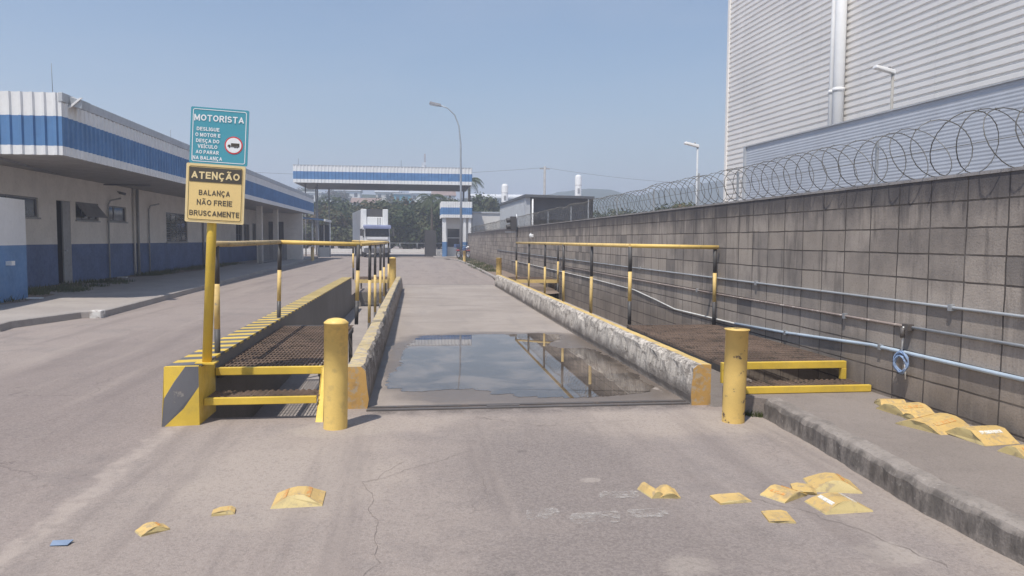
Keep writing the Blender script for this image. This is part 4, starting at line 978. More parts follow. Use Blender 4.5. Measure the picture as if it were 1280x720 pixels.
for y, z1, r, mt in ((28.17, 2.76, .03, 'door_grey'), (30.6, 3.6, .045, 'cream'), (31.0, 3.6, .05, 'door_grey'), (32.2, 2.75, .03, 'door_grey'), (40.0, 3.6, .05, 'door_grey')):
    m = MB(); m.tube([(BX+.06, y, .15), (BX+.06, y, z1)], r, 8)
    if z1 < 3: m.tube([(BX+.06, y, z1), (BX+.10, y+.1, z1+.15), (BX+.3, y+.5, z1+.25)], r, 8)
    m.build('downpipe', mt, t)
for y in (45, 50):
    m = MB(); m.box(-9.3, -9.0, y-.15, y+.15, .13, 3.5); m.build('column', 'cream', t)
m = MB(); m.tube([(BX+.05, 29.2, 3.25), (BX+.25, 29.3, 3.2)], .05, 8); m.tube([(BX, 29.2, 3.3), (BX+.06, 29.2, 3.25)], .02, 6); m.build('camera', 'frame_grey', t)
m = MB(); Q = 18.1
m.hexa([(FX+.05, Q, 4.57), (FX+.3, Q, 4.49), (FX+.3, Q+.42, 4.49), (FX+.05, Q+.42, 4.57), (FX+.07, Q, 4.77), (FX+.33, Q, 4.69), (FX+.33, Q+.42, 4.69), (FX+.07, Q+.42, 4.77)]); fl = m.build('floodlight', 'galv', t, bevel=.01)
m = MB(); m.box(FX+.0, FX+.06, Q+.04, Q+.1, 4.52, 4.74); m.hexa([(FX+.01, Q-.04, 4.5), (FX+.07, Q-.04, 4.5), (FX+.07, Q-.01, 4.5), (FX+.01, Q-.01, 4.5), (FX+.28, Q-.04, 4.74), (FX+.34, Q-.04, 4.74), (FX+.34, Q-.01, 4.74), (FX+.28, Q-.01, 4.74)]); m.build('bracket', 'white', fl)
m = MB(); m.tube([(-8.05, 17.9, 4.75), (-8.06, 17.9, 5.45)], .006, 5); m.build('antenna', 'frame_grey', t)
for y in (27, 34):
    m = MB(); m.tube([(-8.4, y, 4.65), (-8.4, y, 5.3)], .006, 5); m.build('antenna', 'frame_grey', t)

t = thing('gate_pier', (-9.3, 17, 0), 'free-standing white and blue wall pier in front of the office building', 'wall')
m = MB(); m.mat(1).hexa([(-9.1, 15, 0), (-8.86, 15, 0), (-9.27, 19.05, 0), (-9.5, 19.05, 0), (-9.1, 15, 1.40), (-8.86, 15, 1.40), (-9.27, 19.05, 1.40), (-9.5, 19.05, 1.40)])
m.mat(0).hexa([(-9.1, 15, 1.4), (-8.86, 15, 1.4), (-9.27, 19.05, 1.4), (-9.5, 19.05, 1.4), (-9.1, 15, 2.47), (-8.86, 15, 2.47), (-9.27, 19.05, 2.47), (-9.5, 19.05, 2.47)])
m.build('pier_body', ['white', 'blue'], t)
m = MB(); m.box(-9.16, -9.03, 17.9, 18.05, .95, 1.05); m.build('outlet_box', 'white', t)
for x, y in ((-8.95, 18.7), (-10.6, 28.4)):
    m = MB(); m.box(x-.15, x+.15, y-.1, y+.1, .14, .17); o = m.build('white_tile', 'white'); tag(o, 'small white slab lying at the foot of the pier' if y < 20 else 'small white slab lying at the foot of the office wall', 'slab')

# entrance booth with blue awning at the end of the building
t = thing('entrance_booth', (-8, 61, 0), 'glazed entrance booth with a blue awning at the far end of the office building', 'booth')
m = MB(); m.hexa([(-10.6, 56, 3.30), (-7.0, 58.5, 3.0), (-7.0, 62.5, 3.0), (-10.6, 62.5, 3.30), (-10.6, 56, 3.42), (-7.0, 58.5, 3.08), (-7.0, 62.5, 3.08), (-10.6, 62.5, 3.42)]); m.build('awning', 'blue', t)
m = MB(); m.box(-7.1, -6.98, 58.4, 62.5, 2.94, 3.1); m.build('awning_edge', 'white', t)
for x, y in ((-8.0, 62.3), (-7.1, 62.3), (-8.0, 58.6)):
    m = MB(); m.tube([(x, y, .1), (x, y, 3.0)], .06, 8); m.build('post', 'white', t)
m = MB(); m.box(-7.95, -7.15, 62.25, 62.3, .9, 2.7); m.build('glazing', 'glass', t)
m = MB(); m.box(-7.95, -7.15, 62.2, 62.3, .1, .9); m.box(-7.6, -7.52, 62.2, 62.24, .9, 2.7); m.build('panel', 'cream', t)
t = thing('bar_fence', (-9.2, 50, 0), 'grey bar fence under the far part of the office roof', 'fence')
m = MB(); y = 44
while y < 58: m.box(-9.02, -8.98, y-.02, y+.02, .13, 1.5); y += .3
m.box(-9.02, -8.98, 44, 58, 1.46, 1.5); m.box(-9.02, -8.98, 44, 58, .2, .24); m.build('bars', 'frame_grey', t)

# ------------------------------------------------------------------ gate canopy, gatehouse, gates
CX0, CX1, CY0, CY1, CZ0, CZ1 = -10.7, 4.9, 67, 76, 6.49, 8.0
t = thing('gate_canopy', (-3, 70, 0), 'high flat canopy with white and blue ribbed fascia over the gate', 'canopy')
cb = [(CZ0, 0), (6.80, 1), (7.48, 0)]
m = MB(); rib_wall(m, (CX0, CY0), (CX1, CY0), CZ0, CZ1, .30, .04, 'v', bands=cb); m.build('fascia', ['white', 'blue'], t)
m = MB(); rib_wall(m, (CX1, CY0), (CX1, CY1), CZ0, CZ1, .30, .04, 'v', bands=cb); rib_wall(m, (CX0, CY1), (CX0, CY0), CZ0, CZ1, .30, .04, 'v', bands=cb); rib_wall(m, (CX1, CY1), (CX0, CY1), CZ0, CZ1, .30, .04, 'v', bands=cb); m.build('fascia', ['white', 'blue'], t)
m = MB(); m.box(CX0+.05, CX1-.05, CY0+.05, CY1-.05, CZ0+.03, CZ1-.15); m.build('roof', 'dark_roof', t)
m = MB(); m.box(CX0-.03, CX1+.03, CY0-.03, CY0+.08, CZ1, CZ1+.05); m.build('flashing', 'shed_clad', t)
for x, y in ((-10.0, 69), (-9.6, 73), (-9.0, 69.5), (-8.6, 75), (4.3, 69), (4.6, 75)):
    m = MB(); m.tube([(x, y, 0), (x, y, CZ0+.05)], .06, 10); m.build('column', 'frame_grey', t)
for x in (-10.3, -1.4):
    m = MB(); m.tube([(x, 67.2, CZ1), (x, 67.2, CZ1+.6)], .015, 5); m.build('lightning_rod', 'frame_grey', t)

t = thing('gatehouse', (3.4, 66, .14), 'small white and blue gatehouse with columns beside the block wall', 'gatehouse')
gb = [(3.48, 0), (3.75, 1), (4.35, 0)]
m = MB(); rib_wall(m, (2.08, 64), (4.7, 64), 3.48, 4.86, .2, .03, 'v', bands=gb); rib_wall(m, (4.7, 64), (4.7, 68.5), 3.48, 4.86, .2, .03, 'v', bands=gb); rib_wall(m, (2.08, 68.5), (2.08, 64), 3.48, 4.86, .2, .03, 'v', bands=gb); m.build('fascia', ['white', 'blue'], t)
m = MB(); m.box(2.12, 4.66, 64.05, 68.4, 3.5, 4.7); m.build('roof', 'soffit', t)
m = MB(); m.mat(0).box(2.3, 4.6, 65.0, 68.2, 2.55, 3.5); m.box(2.3, 2.62, 65, 68.2, 1.4, 2.55); m.box(3.7, 4.6, 65, 68.2, 1.4, 2.55); m.box(2.62, 3.7, 65.3, 68.2, .14, .95); m.mat(1).box(2.3, 2.62, 65, 68.2, .14, 1.4); m.box(3.7, 4.6, 65, 68.2, .14, 1.4)
m.build('wall', ['cream2', 'blue'], t)
m = MB(); m.box(2.62, 3.7, 65.35, 65.4, .95, 2.55); m.build('window', 'frame_grey', t); m = MB(); m.quad((2.68, 65.34, 1.0), (3.64, 65.34, 1.0), (3.64, 65.34, 2.5), (2.68, 65.34, 2.5)); m.build('pane', 'glass', t)
m = MB(); m.box(2.62, 3.7, 65.22, 65.34, 1.72, 1.78); m.build('mullion', 'white', t)
for x in (2.15, 3.95, 4.4):
    m = MB(); m.mat(1).box(x, x+.32 if x < 3 else x+.24, 64.15, 64.45, .14, 1.4); m.mat(0).box(x, x+.32 if x < 3 else x+.24, 64.15, 64.45, 1.4, 3.5); m.build('column', ['white', 'blue'], t)
t = thing('sliding_gate', (1.15, 66.2, 0), 'dark solid gate panel standing open left of the gatehouse', 'gate')
m = MB(); m.box(.66, 1.66, 66.1, 66.2, .08, 2.4); 
for k in range(6): m.box(.7+k*.16, .74+k*.16, 66.05, 66.1, .12, 2.36)
m.build('gate_panel', 'frame_grey' if False else 'black', t)
m = MB(); m.box(1.75, 2.05, 65.6, 65.9, 0.02, .55); m.build('waste_drum', 'door_grey') ; o = bpy.data.objects['waste_drum']; tag(o, 'grey box standing between the dark gate panel and the gatehouse', 'box')

# motorcycle in front of the gatehouse
t = thing('motorcycle', (3.85, 61.8, .06), 'dark blue motorcycle parked in front of the gatehouse', 'motorcycle', rot=(0, 0, R(35)))
for y in (-.62, .66):
    m = LB(); prof = [(.30, -.05), (.32, -.02), (.32, .02), (.30, .05), (.24, .045), (.24, -.045), (.30, -.05)]; m.lathe(prof, (0, y, .32), 18, 'x'); wv_ = m.build('wheel', 'rubber', t)
    m = LB(); m.lathe([(.24, -.02), (.05, -.05), (.05, .05), (.24, .02)], (0, y, .32), 14, 'x'); m.build('rim', 'chrome', wv_)
m = LB(); m.tube([(0, -.62, .32), (-.08, -.5, .75), (-.08, -.42, 1.0)], .025, 6); m.tube([(0, -.62, .32), (.08, -.5, .75), (.08, -.42, 1.0)], .025, 6); m.tube([(-.36, -.3, 1.08), (0, -.42, 1.03), (.36, -.3, 1.08)], .018, 6); m.build('fork', 'chrome', t)
m = LB(); m.hexa([(-.1, -.35, .68), (.1, -.35, .68), (.1, .12, .70), (-.1, .12, .70), (-.13, -.32, .92), (.13, -.32, .92), (.1, .12, .84), (-.1, .12, .84)]); m.build('tank', 'dado', t, bevel=.04)
m = LB(); m.hexa([(-.12, .1, .72), (.12, .1, .72), (.1, .8, .76), (-.1, .8, .76), (-.13, .1, .82), (.13, .1, .82), (.1, .82, .88), (-.1, .82, .88)]); m.build('seat', 'rubber', t, bevel=.03)
m = LB(); m.box(-.14, .14, -.3, .2, .28, .66); m.tube([(0, -.4, .85), (0, .1, .4), (0, .66, .32)], .04, 6); m.tube([(.14, -.2, .3), (.16, .8, .34)], .04, 8); m.build('engine', 'steel_dark', t, bevel=.03)
m = LB(); m.lathe([(.001, -.66), (.09, -.64), (.1, -.56), (.04, -.48)], (0, 0, .92), 14, 'y'); m.build('headlight', 'lamp_lens', t)
m = LB(); m.box(-.06, .06, -.95, -.35, .64, .68); m.box(-.07, .07, .5, 1.0, .62, .7); m.build('mudguard', 'red', t, bevel=.02)
m = LB(); m.box(-.2, .2, .78, 1.1, .86, 1.15); m.build('top_box', 'dado', t, bevel=.03)

# ------------------------------------------------------------------ lorry
t = thing('refrigerated_truck', (-3.45, 65.6, 0), 'white refrigerated truck coming through the gate under the canopy', 'truck', rot=(0, 0, R(9)))
t.scale = (.92, .92, .955)
m = LB(); m.hexa([(-1.25, 0, .45), (1.25, 0, .45), (1.25, 2.2, .45), (-1.25, 2.2, .45), (-1.2, .12, 2.85), (1.2, .12, 2.85), (1.2, 2.2, 2.9), (-1.2, 2.2, 2.9)]); cab = m.build('cab', 'truck_white', t, bevel=.08)
m = LB(); m.hexa([(-1.12, -.05, 1.92), (1.12, -.05, 1.92), (1.12, .05, 1.92), (-1.12, .05, 1.92), (-1.08, .02, 2.62), (1.08, .02, 2.62), (1.08, .12, 2.62), (-1.08, .12, 2.62)]); m.build('windscreen', 'screen', cab)
m = LB(); m.box(-1.0, 1.0, -.07, -.03, 1.62, 1.86); m.build('bonnet_panel', 'truck_white', cab, bevel=.02)
m = LB(); m.tube([(-.7, -.09, 1.95), (-.1, -.06, 2.15)], .015, 5); m.build('wiper', 'black', cab); m = LB(); m.tube([(.1, -.09, 1.95), (.7, -.06, 2.15)], .015, 5); m.build('wiper', 'black', cab)
m = LB(); m.box(-1.255, -1.2, .35, 1.1, 1.85, 2.55); m.build('side_window', 'screen', cab)
m = LB(); m.hexa([(-1.28, -.32, 2.60), (1.28, -.32, 2.60), (1.28, .1, 2.72), (-1.28, .1, 2.72), (-1.28, -.30, 2.86), (1.28, -.30, 2.86), (1.28, .3, 2.98), (-1.28, .3, 2.98)]); m.build('sun_visor', 'visor', cab, bevel=.03)
m = LB(); m.box(-.9, .9, -.06, -.01, 1.05, 1.45)
for k in range(4): m.box(-.85, .85, -.075, -.06, 1.09+k*.09, 1.13+k*.09)
m.build('grille', 'black', cab)
m = LB(); m.box(-1.25, 1.25, -.12, .05, .4, .85); m.build('bumper', 'graphite', cab, bevel=.04)
for sx in (-1, 1):
    m = LB(); m.box(sx*.92-.24, sx*.92+.24, -.15, -.08, .9, 1.18); m.build('headlight', 'lamp_lens', cab)
    m = LB(); m.box(sx*1.48-.12, sx*1.48+.12, -.1, .1, 1.95, 2.6); m.tube([(sx*1.2, .05, 2.4), (sx*1.45, .0, 2.4)], .03, 6); m.build('mirror', 'black', cab)
    for y in (1.1, 3.6, 9.5, 10.8, 12.1):
        m = LB(); m.lathe([(.001, -.14), (.3, -.14), (.48, -.12), (.5, 0), (.48, .12), (.3, .14), (.001, .14)], (sx*1.05, y, .5), 18, 'x'); m.build('wheel', 'rubber', t)
m = LB(); m.box(-1.3, 1.3, 2.7, 13.5, 1.15, 4.45); tr = m.build('trailer', 'truck_white', t, bevel=.04)
m = LB(); m.box(-1.3, -.78, 2.2, 2.7, 2.6, 4.48); m.box(.78, 1.3, 2.2, 2.7, 2.6, 4.48); m.box(-.78, .78, 2.3, 2.7, 2.6, 3.75); m.build('fridge_unit', 'white', tr, bevel=.05)
m = LB(); m.box(-.78, .78, 2.36, 2.72, 3.75, 4.46); m.box(.28, .33, 2.27, 2.3, 2.9, 3.7); m.box(.50, .55, 2.27, 2.3, 2.9, 3.7); m.build('fridge_grille', 'black', tr)
m = LB(); m.box(-.5, .5, 2.0, 13.2, .75, 1.12); m.build('chassis', 'steel_dark', t)

# ------------------------------------------------------------------ lamps
t = thing('street_lamp', (3.66, 62.2, .1), 'tall slender curved street lamp standing before the gatehouse', 'street lamp')
m = MB(); m.tube([(3.66, 62.2, .1), (3.62, 62.2, 6), (3.6, 62.2, 9.5), (3.45, 62.2, 11.0), (3.1, 62.2, 11.9), (2.5, 62.2, 12.45), (1.9, 62.2, 12.65)], .07, 8, radii=[.1, .085, .07, .055, .05, .045, .045]); m.build('pole', 'galv', t)
m = MB(); m.hexa([(1.0, 62.05, 12.72), (2.0, 62.02, 12.55), (2.0, 62.38, 12.55), (1.0, 62.35, 12.72), (1.05, 62.1, 12.95), (1.95, 62.08, 12.76), (1.95, 62.32, 12.76), (1.05, 62.3, 12.95)]); hd = m.build('lamp_head', 'frame_grey', t, bevel=.03)
m = MB(); m.hexa([(1.05, 62.08, 12.66), (1.7, 62.08, 12.55), (1.7, 62.32, 12.55), (1.05, 62.3, 12.66), (1.05, 62.08, 12.71), (1.7, 62.08, 12.6), (1.7, 62.32, 12.6), (1.05, 62.3, 12.71)]); m.build('lens', 'lamp_lens', hd)
def yard_lamp(x, y, z, label, pm='shed_clad'):
    t = thing('street_lamp', (x, y, 0), label, 'street lamp', 'short lamps behind the block wall')
    m = MB(); m.tube([(x, y, 0), (x, y, z)], .035, 8); m.build('pole', pm, t)
    m = MB(); m.hexa([(x-.50, y-.1, z+.06), (x+.05, y-.06, z-.07), (x+.05, y+.06, z-.07), (x-.5, y+.1, z+.06), (x-.48, y-.08, z+.14), (x+.05, y-.05, z+.04), (x+.05, y+.05, z+.04), (x-.48, y+.08, z+.14)]); h_ = m.build('lamp_head', 'white', t, bevel=.02)
    m = MB(); m.tube([(x-.1, y, z+.05), (x-.1, y, z+.12)], .03, 8); m.build('photocell', 'frame_grey', h_)
yard_lamp(11.7, 17.3, 5.83, 'short lamp with tilted white head in front of the white cladding', 'polewood')
yard_lamp(10.0, 25.8, 5.02, 'short lamp with tilted head against the sky left of the white warehouse')

# ------------------------------------------------------------------ warehouses on the right
dirw = Vector((math.sin(R(-3.1)), math.cos(R(-3.1))))
A = Vector((12.86, 30.0)); B = A - dirw*38
t = thing('white_warehouse', (16, 20, 0), 'tall warehouse clad in white horizontal ribbed sheeting, top right', 'warehouse')
m = MB(); rib_wall(m, (A.x, A.y), (B.x, B.y), .0, 15, .20, -.045, 'h'); m.build('cladding', 'white_clad', t)
nrm = Vector((dirw.y, -dirw.x))
m = MB(); q = [A+nrm*.06-dirw*.05, B+nrm*.06, B+nrm*25, A+nrm*25-dirw*.05]; m.prism([(v.x, v.y) for v in q], 0, 14.95); m.build('wall', 'white_clad', t)
m = MB(); m.prism([(v.x, v.y) for v in (A-nrm*.05+dirw*.02, A-nrm*.05-dirw*.12, A+nrm*.1-dirw*.12, A+nrm*.1+dirw*.02)], 0, 15); m.build('corner_trim', 'white_clad', t)
def on_w(d, off): v = A-dirw*d-nrm*off; return v
import itertools
D1 = 7.6
for d, r in ((D1, .085), (D1+.36, .17)):
    v = on_w(d, .2); m = MB(); m.tube([(v.x, v.y, 0), (v.x, v.y, 15)], r, 14); pz = m.build('downpipe', 'white', t)
    for z in (6.3, 10): m = MB(); m.tube([(v.x, v.y, z), (v.x, v.y, z+.12)], r+.012, 14); m.build('collar', 'white', pz)
A2 = Vector((10.05, 22.0)); B2 = A2-dirw*30
t = thing('grey_warehouse', (11, 10, 0), 'low grey building of finely corrugated sheeting behind the razor wire', 'warehouse')
m = MB(); rib_wall(m, (A2.x, A2.y), (B2.x, B2.y), 0, 4.5, (.075), -.0045, 'h', wave=True); m.build('cladding', 'grey_clad', t)
m = MB(); q = [A2+nrm*.03, B2+nrm*.03, B2+nrm*.5, A2+nrm*.5]; m.prism([(v.x, v.y) for v in q], 0, 4.48); m.build('wall', 'grey_clad', t)
m = MB(); q = [A2-nrm*.05, A2-nrm*.05-dirw*.1, A2+nrm*.06-dirw*.1, A2+nrm*.06]; m.prism([(v.x, v.y) for v in q], 0, 4.52); q = [A2-nrm*.04, B2-nrm*.04, B2+nrm*.1, A2+nrm*.1]; m.prism([(v.x, v.y) for v in q], 4.5, 4.53); m.build('trim', 'shed_clad', t)

# open shed beyond the wall
t = thing('open_shed', (9.5, 57, 0), 'open-fronted grey shed with a dark interior behind the wall', 'shed')
m = MB(); rib_wall(m, (7.3, 65.6), (7.3, 50), 0, 4.6, .3, .03, 'v'); m.build('side_wall', 'shed_clad', t)
m = MB(); m.hexa([(7.2, 49.6, 4.5), (12.0, 49.6, 4.45), (12.0, 66, 4.55), (7.2, 66, 4.6), (7.2, 49.6, 4.68), (12.0, 49.6, 4.6), (12.0, 66, 4.7), (7.2, 66, 4.78)]); m.build('roof', 'dark_roof', t)
m = MB(); m.quad((7.34, 65, 0), (12, 65, 0), (12, 65, 4.5), (7.34, 65, 4.5)); m.quad((12, 50, 0), (12, 65, 0), (12, 65, 4.5), (12, 50, 4.5)); m.quad((7.34, 50.4, 3.0), (12, 50.4, 3.0), (12, 50.4, 4.5), (7.34, 50.4, 4.5)); m.build('shaded_inner_wall', 'dark_roof', t)  # dark sheets, one across the open front, paint in the shade inside
m = MB(); m.box(7.25, 7.6, 49.8, 50.1, 0, 4.5); m.build('column', 'shed_clad', t); m = MB(); m.tube([(7.75, 49.7, 0), (7.75, 49.7, 4.4)], .06, 8); m.build('downpipe', 'white', t)
t = thing('white_shed', (6.5, 71, 0), 'small flat white building between the gatehouse and the open shed', 'building')
m = MB(); m.box(5.2, 8.2, 70, 76, 0, 4.1); m.build('wall', 'cream2', t); m = MB(); m.box(5.1, 8.3, 69.9, 76.1, 4.1, 4.25); m.build('roof', 'shed_clad', t)
t = thing('factory_hall', (29, 240, 0), 'distant long factory hall with a white roof', 'factory')
m = MB(); m.box(17, 46, 225, 260, 0, 14.2); m.build('wall', 'shed_clad', t)
m = MB(); m.hexa([(16.5, 224, 14.2), (46.5, 224, 14.2), (46.5, 261, 14.2), (16.5, 261, 14.2), (16.5, 224, 14.7), (46.5, 224, 14.7), (46.5, 244, 16.6), (16.5, 244, 16.6)]); m.build('roof', 'white', t)
for k in range(8):
    m = MB(); m.box(18+k*3.5, 19.6+k*3.5, 224.8, 225, 9, 11); m.build('window', 'glass', t)
t = thing('factory_hall', (60, 245, 0), 'distant low hall with pale roof and red gable beside the taller white tank', 'factory')
m = MB(); m.box(42, 49, 210, 230, 0, 12.6); m.build('wall', 'terracotta', t); m = MB(); m.hexa([(34, 209, 13.3), (47, 209, 13.3), (47, 230, 13.3), (34, 230, 13.3), (34, 209, 13.9), (46, 209, 13.9), (46, 224, 15.2), (34, 224, 15.2)]); m.build('roof', 'white', t)
for x, z, lab in ((13.53, 10.3, 'shorter white cylindrical tank beyond the shed'), (25.16, 11.9, 'taller white cylindrical tank right of the utility pole')):
    t = thing('storage_tank', (x, 115, 0), lab, 'tank', 'white tanks beyond the wall')
    m = MB(); m.lathe([(.52, 0), (.52, z-.4), (.42, z-.1), (.2, z), (.001, z+.02)], (x, 115, 0), 18); m.build('shell', 'white', t)
    m = MB()
    for zz in (z*.72, z*.86): m.lathe([(.53, zz), (.545, zz+.03), (.53, zz+.06)], (x, 115, 0), 18)
    m.box(x-.2, x+.12, 114.42, 114.5, z*.76, z*.82); m.build('band', 'door_grey', t)
t = thing('utility_pole', (23.2, 135, 0), 'grey utility pole with power lines beyond the shed', 'utility pole')
m = MB(); m.tube([(23.2, 135, 0), (23.25, 135, 15.1)], .22, 8, radii=[.3, .2]); m.build('pole', 'polewood', t)
m = MB(); m.box(22.3, 24.2, 134.9, 135.1, 14.6, 14.8); m.build('crossarm', 'polewood', t)
for x1, y1, z1 in ((-60, 150, 16.5), (95, 150, 15.5)):
    m = MB(); m.tube([(23.2+(x1-23.2)*k/20, 135+(y1-135)*k/20, 14.9+(z1-14.9)*k/20-2.2*4*(k/20)*(1-k/20)) for k in range(21)], .03, 4); m.build('power_line', 'frame_grey', t)
t = thing('radio_mast', (4.1, 400, 0), 'thin lattice radio mast far behind the canopy', 'mast')
m = MB()
for sx, sy in ((-.6, -.6), (.6, -.6), (0, .6)): m.tube([(4.1+sx*1.6, 400+sy*1.6, 0), (4.1+sx*.5, 400+sy*.5, 47)], .14, 5)
for k in range(16): m.tube([(4.1-.9+k*.03, 399.2, k*2.9), (4.1+.9-k*.03, 399.2, k*2.9+2.9)], .09, 4)
m.build('lattice', 'terracotta', t)
m = MB(); m.lathe([(.001, 0), (1.0, .1), (.9, .6)], (3.4, 399, 40), 12, 'y'); m.box(2.4, 4.6, 399, 400, 41, 42.5); m.build('dish', 'white', t)

# ------------------------------------------------------------------ distant hills
def ridge(name, cx, cy, pts, depth):
    """ridge line pts: (x, height); round slopes both ways"""
    m = MB(); n = 9; vs = []
    for x, h in pts:
        for k in range(n):
            u = k/(n-1)*2-1
            hh = h*max(0, math.cos(u*math.pi/2))**1.2 + mnoise.noise(Vector((x*.02, u*3, cy)))*h*.08*(1-abs(u))
            vs.append((x, cy+u*depth, hh-1*(abs(u) > .99)))
    N = len(pts); m.add(vs, [(i*n+k, i*n+k+1, (i+1)*n+k+1, (i+1)*n+k) for i in range(N-1) for k in range(n-1)], True)
    return m.build(name, 'hill', kind='structure')
hp = [(60, 0), (110, 38), (150, 52), (164, 58), (194, 65), (219, 69.5), (236, 67), (255, 63), (275, 60), (290, 62), (306, 66.8), (320, 70), (350, 70), (385, 78), (450, 95), (560, 110), (700, 80), (900, 0)]
fine = []
for a, b in zip(hp[:-1], hp[1:]):
    for k in range(6): t_ = k/6; fine.append((a[0]+(b[0]-a[0])*t_, a[1]+(b[1]-a[1])*t_+mnoise.noise(Vector(((a[0]+(b[0]-a[0])*t_)*.08, 3, 1)))*2.0+mnoise.noise(Vector(((a[0]+(b[0]-a[0])*t_)*.35, 8, 1)))*1.0))
ridge('hill', 0, 450, [(x*.478, h*.478+.8) for x, h in fine+[hp[-1]]], 150)
ridge('hill', 0, 300, [(-120, 0), (-90, 10), (-60, 17), (-40, 19), (-20, 19.5), (-5, 19), (8, 17.5), (20, 13), (34, 8), (60, 5), (90, 0)], 130)

# ------------------------------------------------------------------ trees
def crown_mesh(name, seed, lobes, nleaf, ls, mats, shape=(1, 1, 1)):
    """unit-height crown (z 0..1): leaf faces through the volume of uneven lobes"""
    rnd = random.Random(seed); m = MB(); L = []
    for k in range(lobes):
        a = rnd.uniform(0, 6.283); r = rnd.uniform(.05, .30); z = rnd.uniform(.22, .80)
        L.append((Vector((r*math.cos(a), r*math.sin(a), z)), rnd.uniform(.13, .24)*(1.15-.45*abs(z-.45)), rnd.choice((0, 0, 1))))
    for k in range(nleaf):
        c_, r, mi = rnd.choice(L)
        d = Vector((rnd.gauss(0, 1), rnd.gauss(0, 1), rnd.gauss(0, .85))).normalized()
        p = c_+Vector((d.x*shape[0], d.y*shape[1], d.z*shape[2]))*r*rnd.uniform(.55, 1.08)
        n = (d+Vector((rnd.gauss(0, .5), rnd.gauss(0, .5), rnd.gauss(.25, .5)))).normalized(); u = n.orthogonal().normalized(); u.rotate(Matrix.Rotation(rnd.uniform(0, 6.28), 3, n)); w_ = n.cross(u)
        s1 = ls*rnd.uniform(.6, 1.3); s2 = s1*rnd.uniform(.45, .8)
        m.mat(mi).add([p-u*s1, p-w_*s2+u*s1*.1, p+u*s1, p+w_*s2], [(0, 1, 2, 3)])
    me_o = m.build(name, mats); me = me_o.data; bpy.data.objects.remove(me_o); return me
def trunk_mesh(seed):
    rnd = random.Random(seed); m = MB()
    m.tube([(0, 0, -.02), (.01, 0, .2), (-.01, .01, .45), (0, 0, .7)], .03, 7, radii=[.035, .026, .02, .008])
    for k in range(6):
        a = rnd.uniform(0, 6.28); z = rnd.uniform(.2, .5); r = rnd.uniform(.15, .26)
        m.tube([(0, 0, z), (r*.5*math.cos(a), r*.5*math.sin(a), z+.1), (r*math.cos(a), r*math.sin(a), z+.25)], .01, 5, radii=[.013, .009, .004])
    o = m.build('trunk', 'bark'); me = o.data; bpy.data.objects.remove(o); return me
CR = [crown_mesh('crown', 1, 16, 4200, .035, ['leaf_dark', 'leaf_mid']), crown_mesh('crown', 2, 12, 3600, .036, ['leaf_mid', 'leaf_dark']), crown_mesh('crown', 3, 18, 4200, .033, ['leaf_dark', 'leaf_dry']), crown_mesh('crown', 4, 9, 2600, .04, ['leaf_mid', 'leaf_dry'])]
TK = [trunk_mesh(k) for k in range(2)]
def tree(x, y, z, h, wid, v, label, name='tree', group='trees beyond the gate', cat='tree'):
    t = thing(name, (x, y, z), label, cat, group, (0, 0, random.uniform(0, 6.28)))
    t.scale = (wid, wid, h)
    o = bpy.data.objects.new('crown', CR[v]); col.objects.link(o); o.parent = t
    o = bpy.data.objects.new('trunk', TK[v % 2]); col.objects.link(o); o.parent = t
    return t
gen = 'leafy green tree in the dense row beyond the gate'
for i, (x, y, h, wd_, v) in enumerate([(-12.5, 92, 6.2, 6, 3), (-10.6, 95, 6.8, 6.5, 2), (-8.8, 91, 5.9, 6, 3), (-7.2, 97, 7.2, 6, 0), (-5.4, 93, 7.0, 6.5, 2), (-3.4, 96, 7.8, 7, 1), (-1.6, 92, 7.0, 6.5, 0), (.1, 96, 8.2, 7, 0), (1.6, 92, 7.2, 6, 1),
                                       (2.8, 97, 8.6, 6.5, 0), (4.0, 93, 8.0, 6, 2), (-14.8, 96, 7.5, 7, 0), (-17.5, 93, 7, 7, 1), (-9.6, 105, 8.8, 8, 0), (-6, 108, 9.2, 8, 0), (-1.5, 106, 9.0, 8, 2), (2, 108, 9.6, 8, 0), (-13, 108, 9, 8, 1)]):
    tree(x, y, 0, h*(.88 if y < 100 else .86), wd_, v, ('dark leafy' if v == 0 else 'olive' if v == 1 else 'brownish' if v == 2 else 'yellowish green')+' tree in the dense row beyond the gate'+(', behind the others' if y > 100 else ''), group=f'trees of the row beyond the gate {("dark", "olive", "brownish", "yellowish")[v]}{" rear" if y > 100 else ""}')
for i, (x, y, h, wd_, v, lab) in enumerate([(6.0, 84, 6.0, 5, 0, 'dark bushy tree just right of the gatehouse roof'), (8.6, 90, 7.4, 6, 1, 'rounded olive tree behind the white shed'), (11.5, 98, 7.0, 6, 0, 'low dark tree behind the open shed roof')]):
    tree(x, y, 0, h, wd_, v, lab)
for (x, y, h, wd_, v, lab) in [(13.3, 38, 3.75, 3.2, 3, 'yellowish bush behind the razor wire left of the nearer lamp'), (16.5, 48, 4.2, 4, 1, 'olive bush behind the razor wire right of the open shed'), (14.0, 44, 3.6, 3, 0, 'dark bush behind the razor wire beside the yellowish one'), (24, 85, 6.0, 6, 0, 'dark tree behind the razor wire below the hills'), (30, 88, 5.6, 6, 2, 'brownish tree behind the razor wire below the hills'), (17.5, 76, 5.2, 5, 1, 'olive tree just right of the open shed roof')]:
    tree(x, y, 0, h, wd_, v, lab, name='shrub' if h < 5 else 'tree', group='bushes and trees behind the razor wire', cat='shrub' if h < 5 else 'tree')
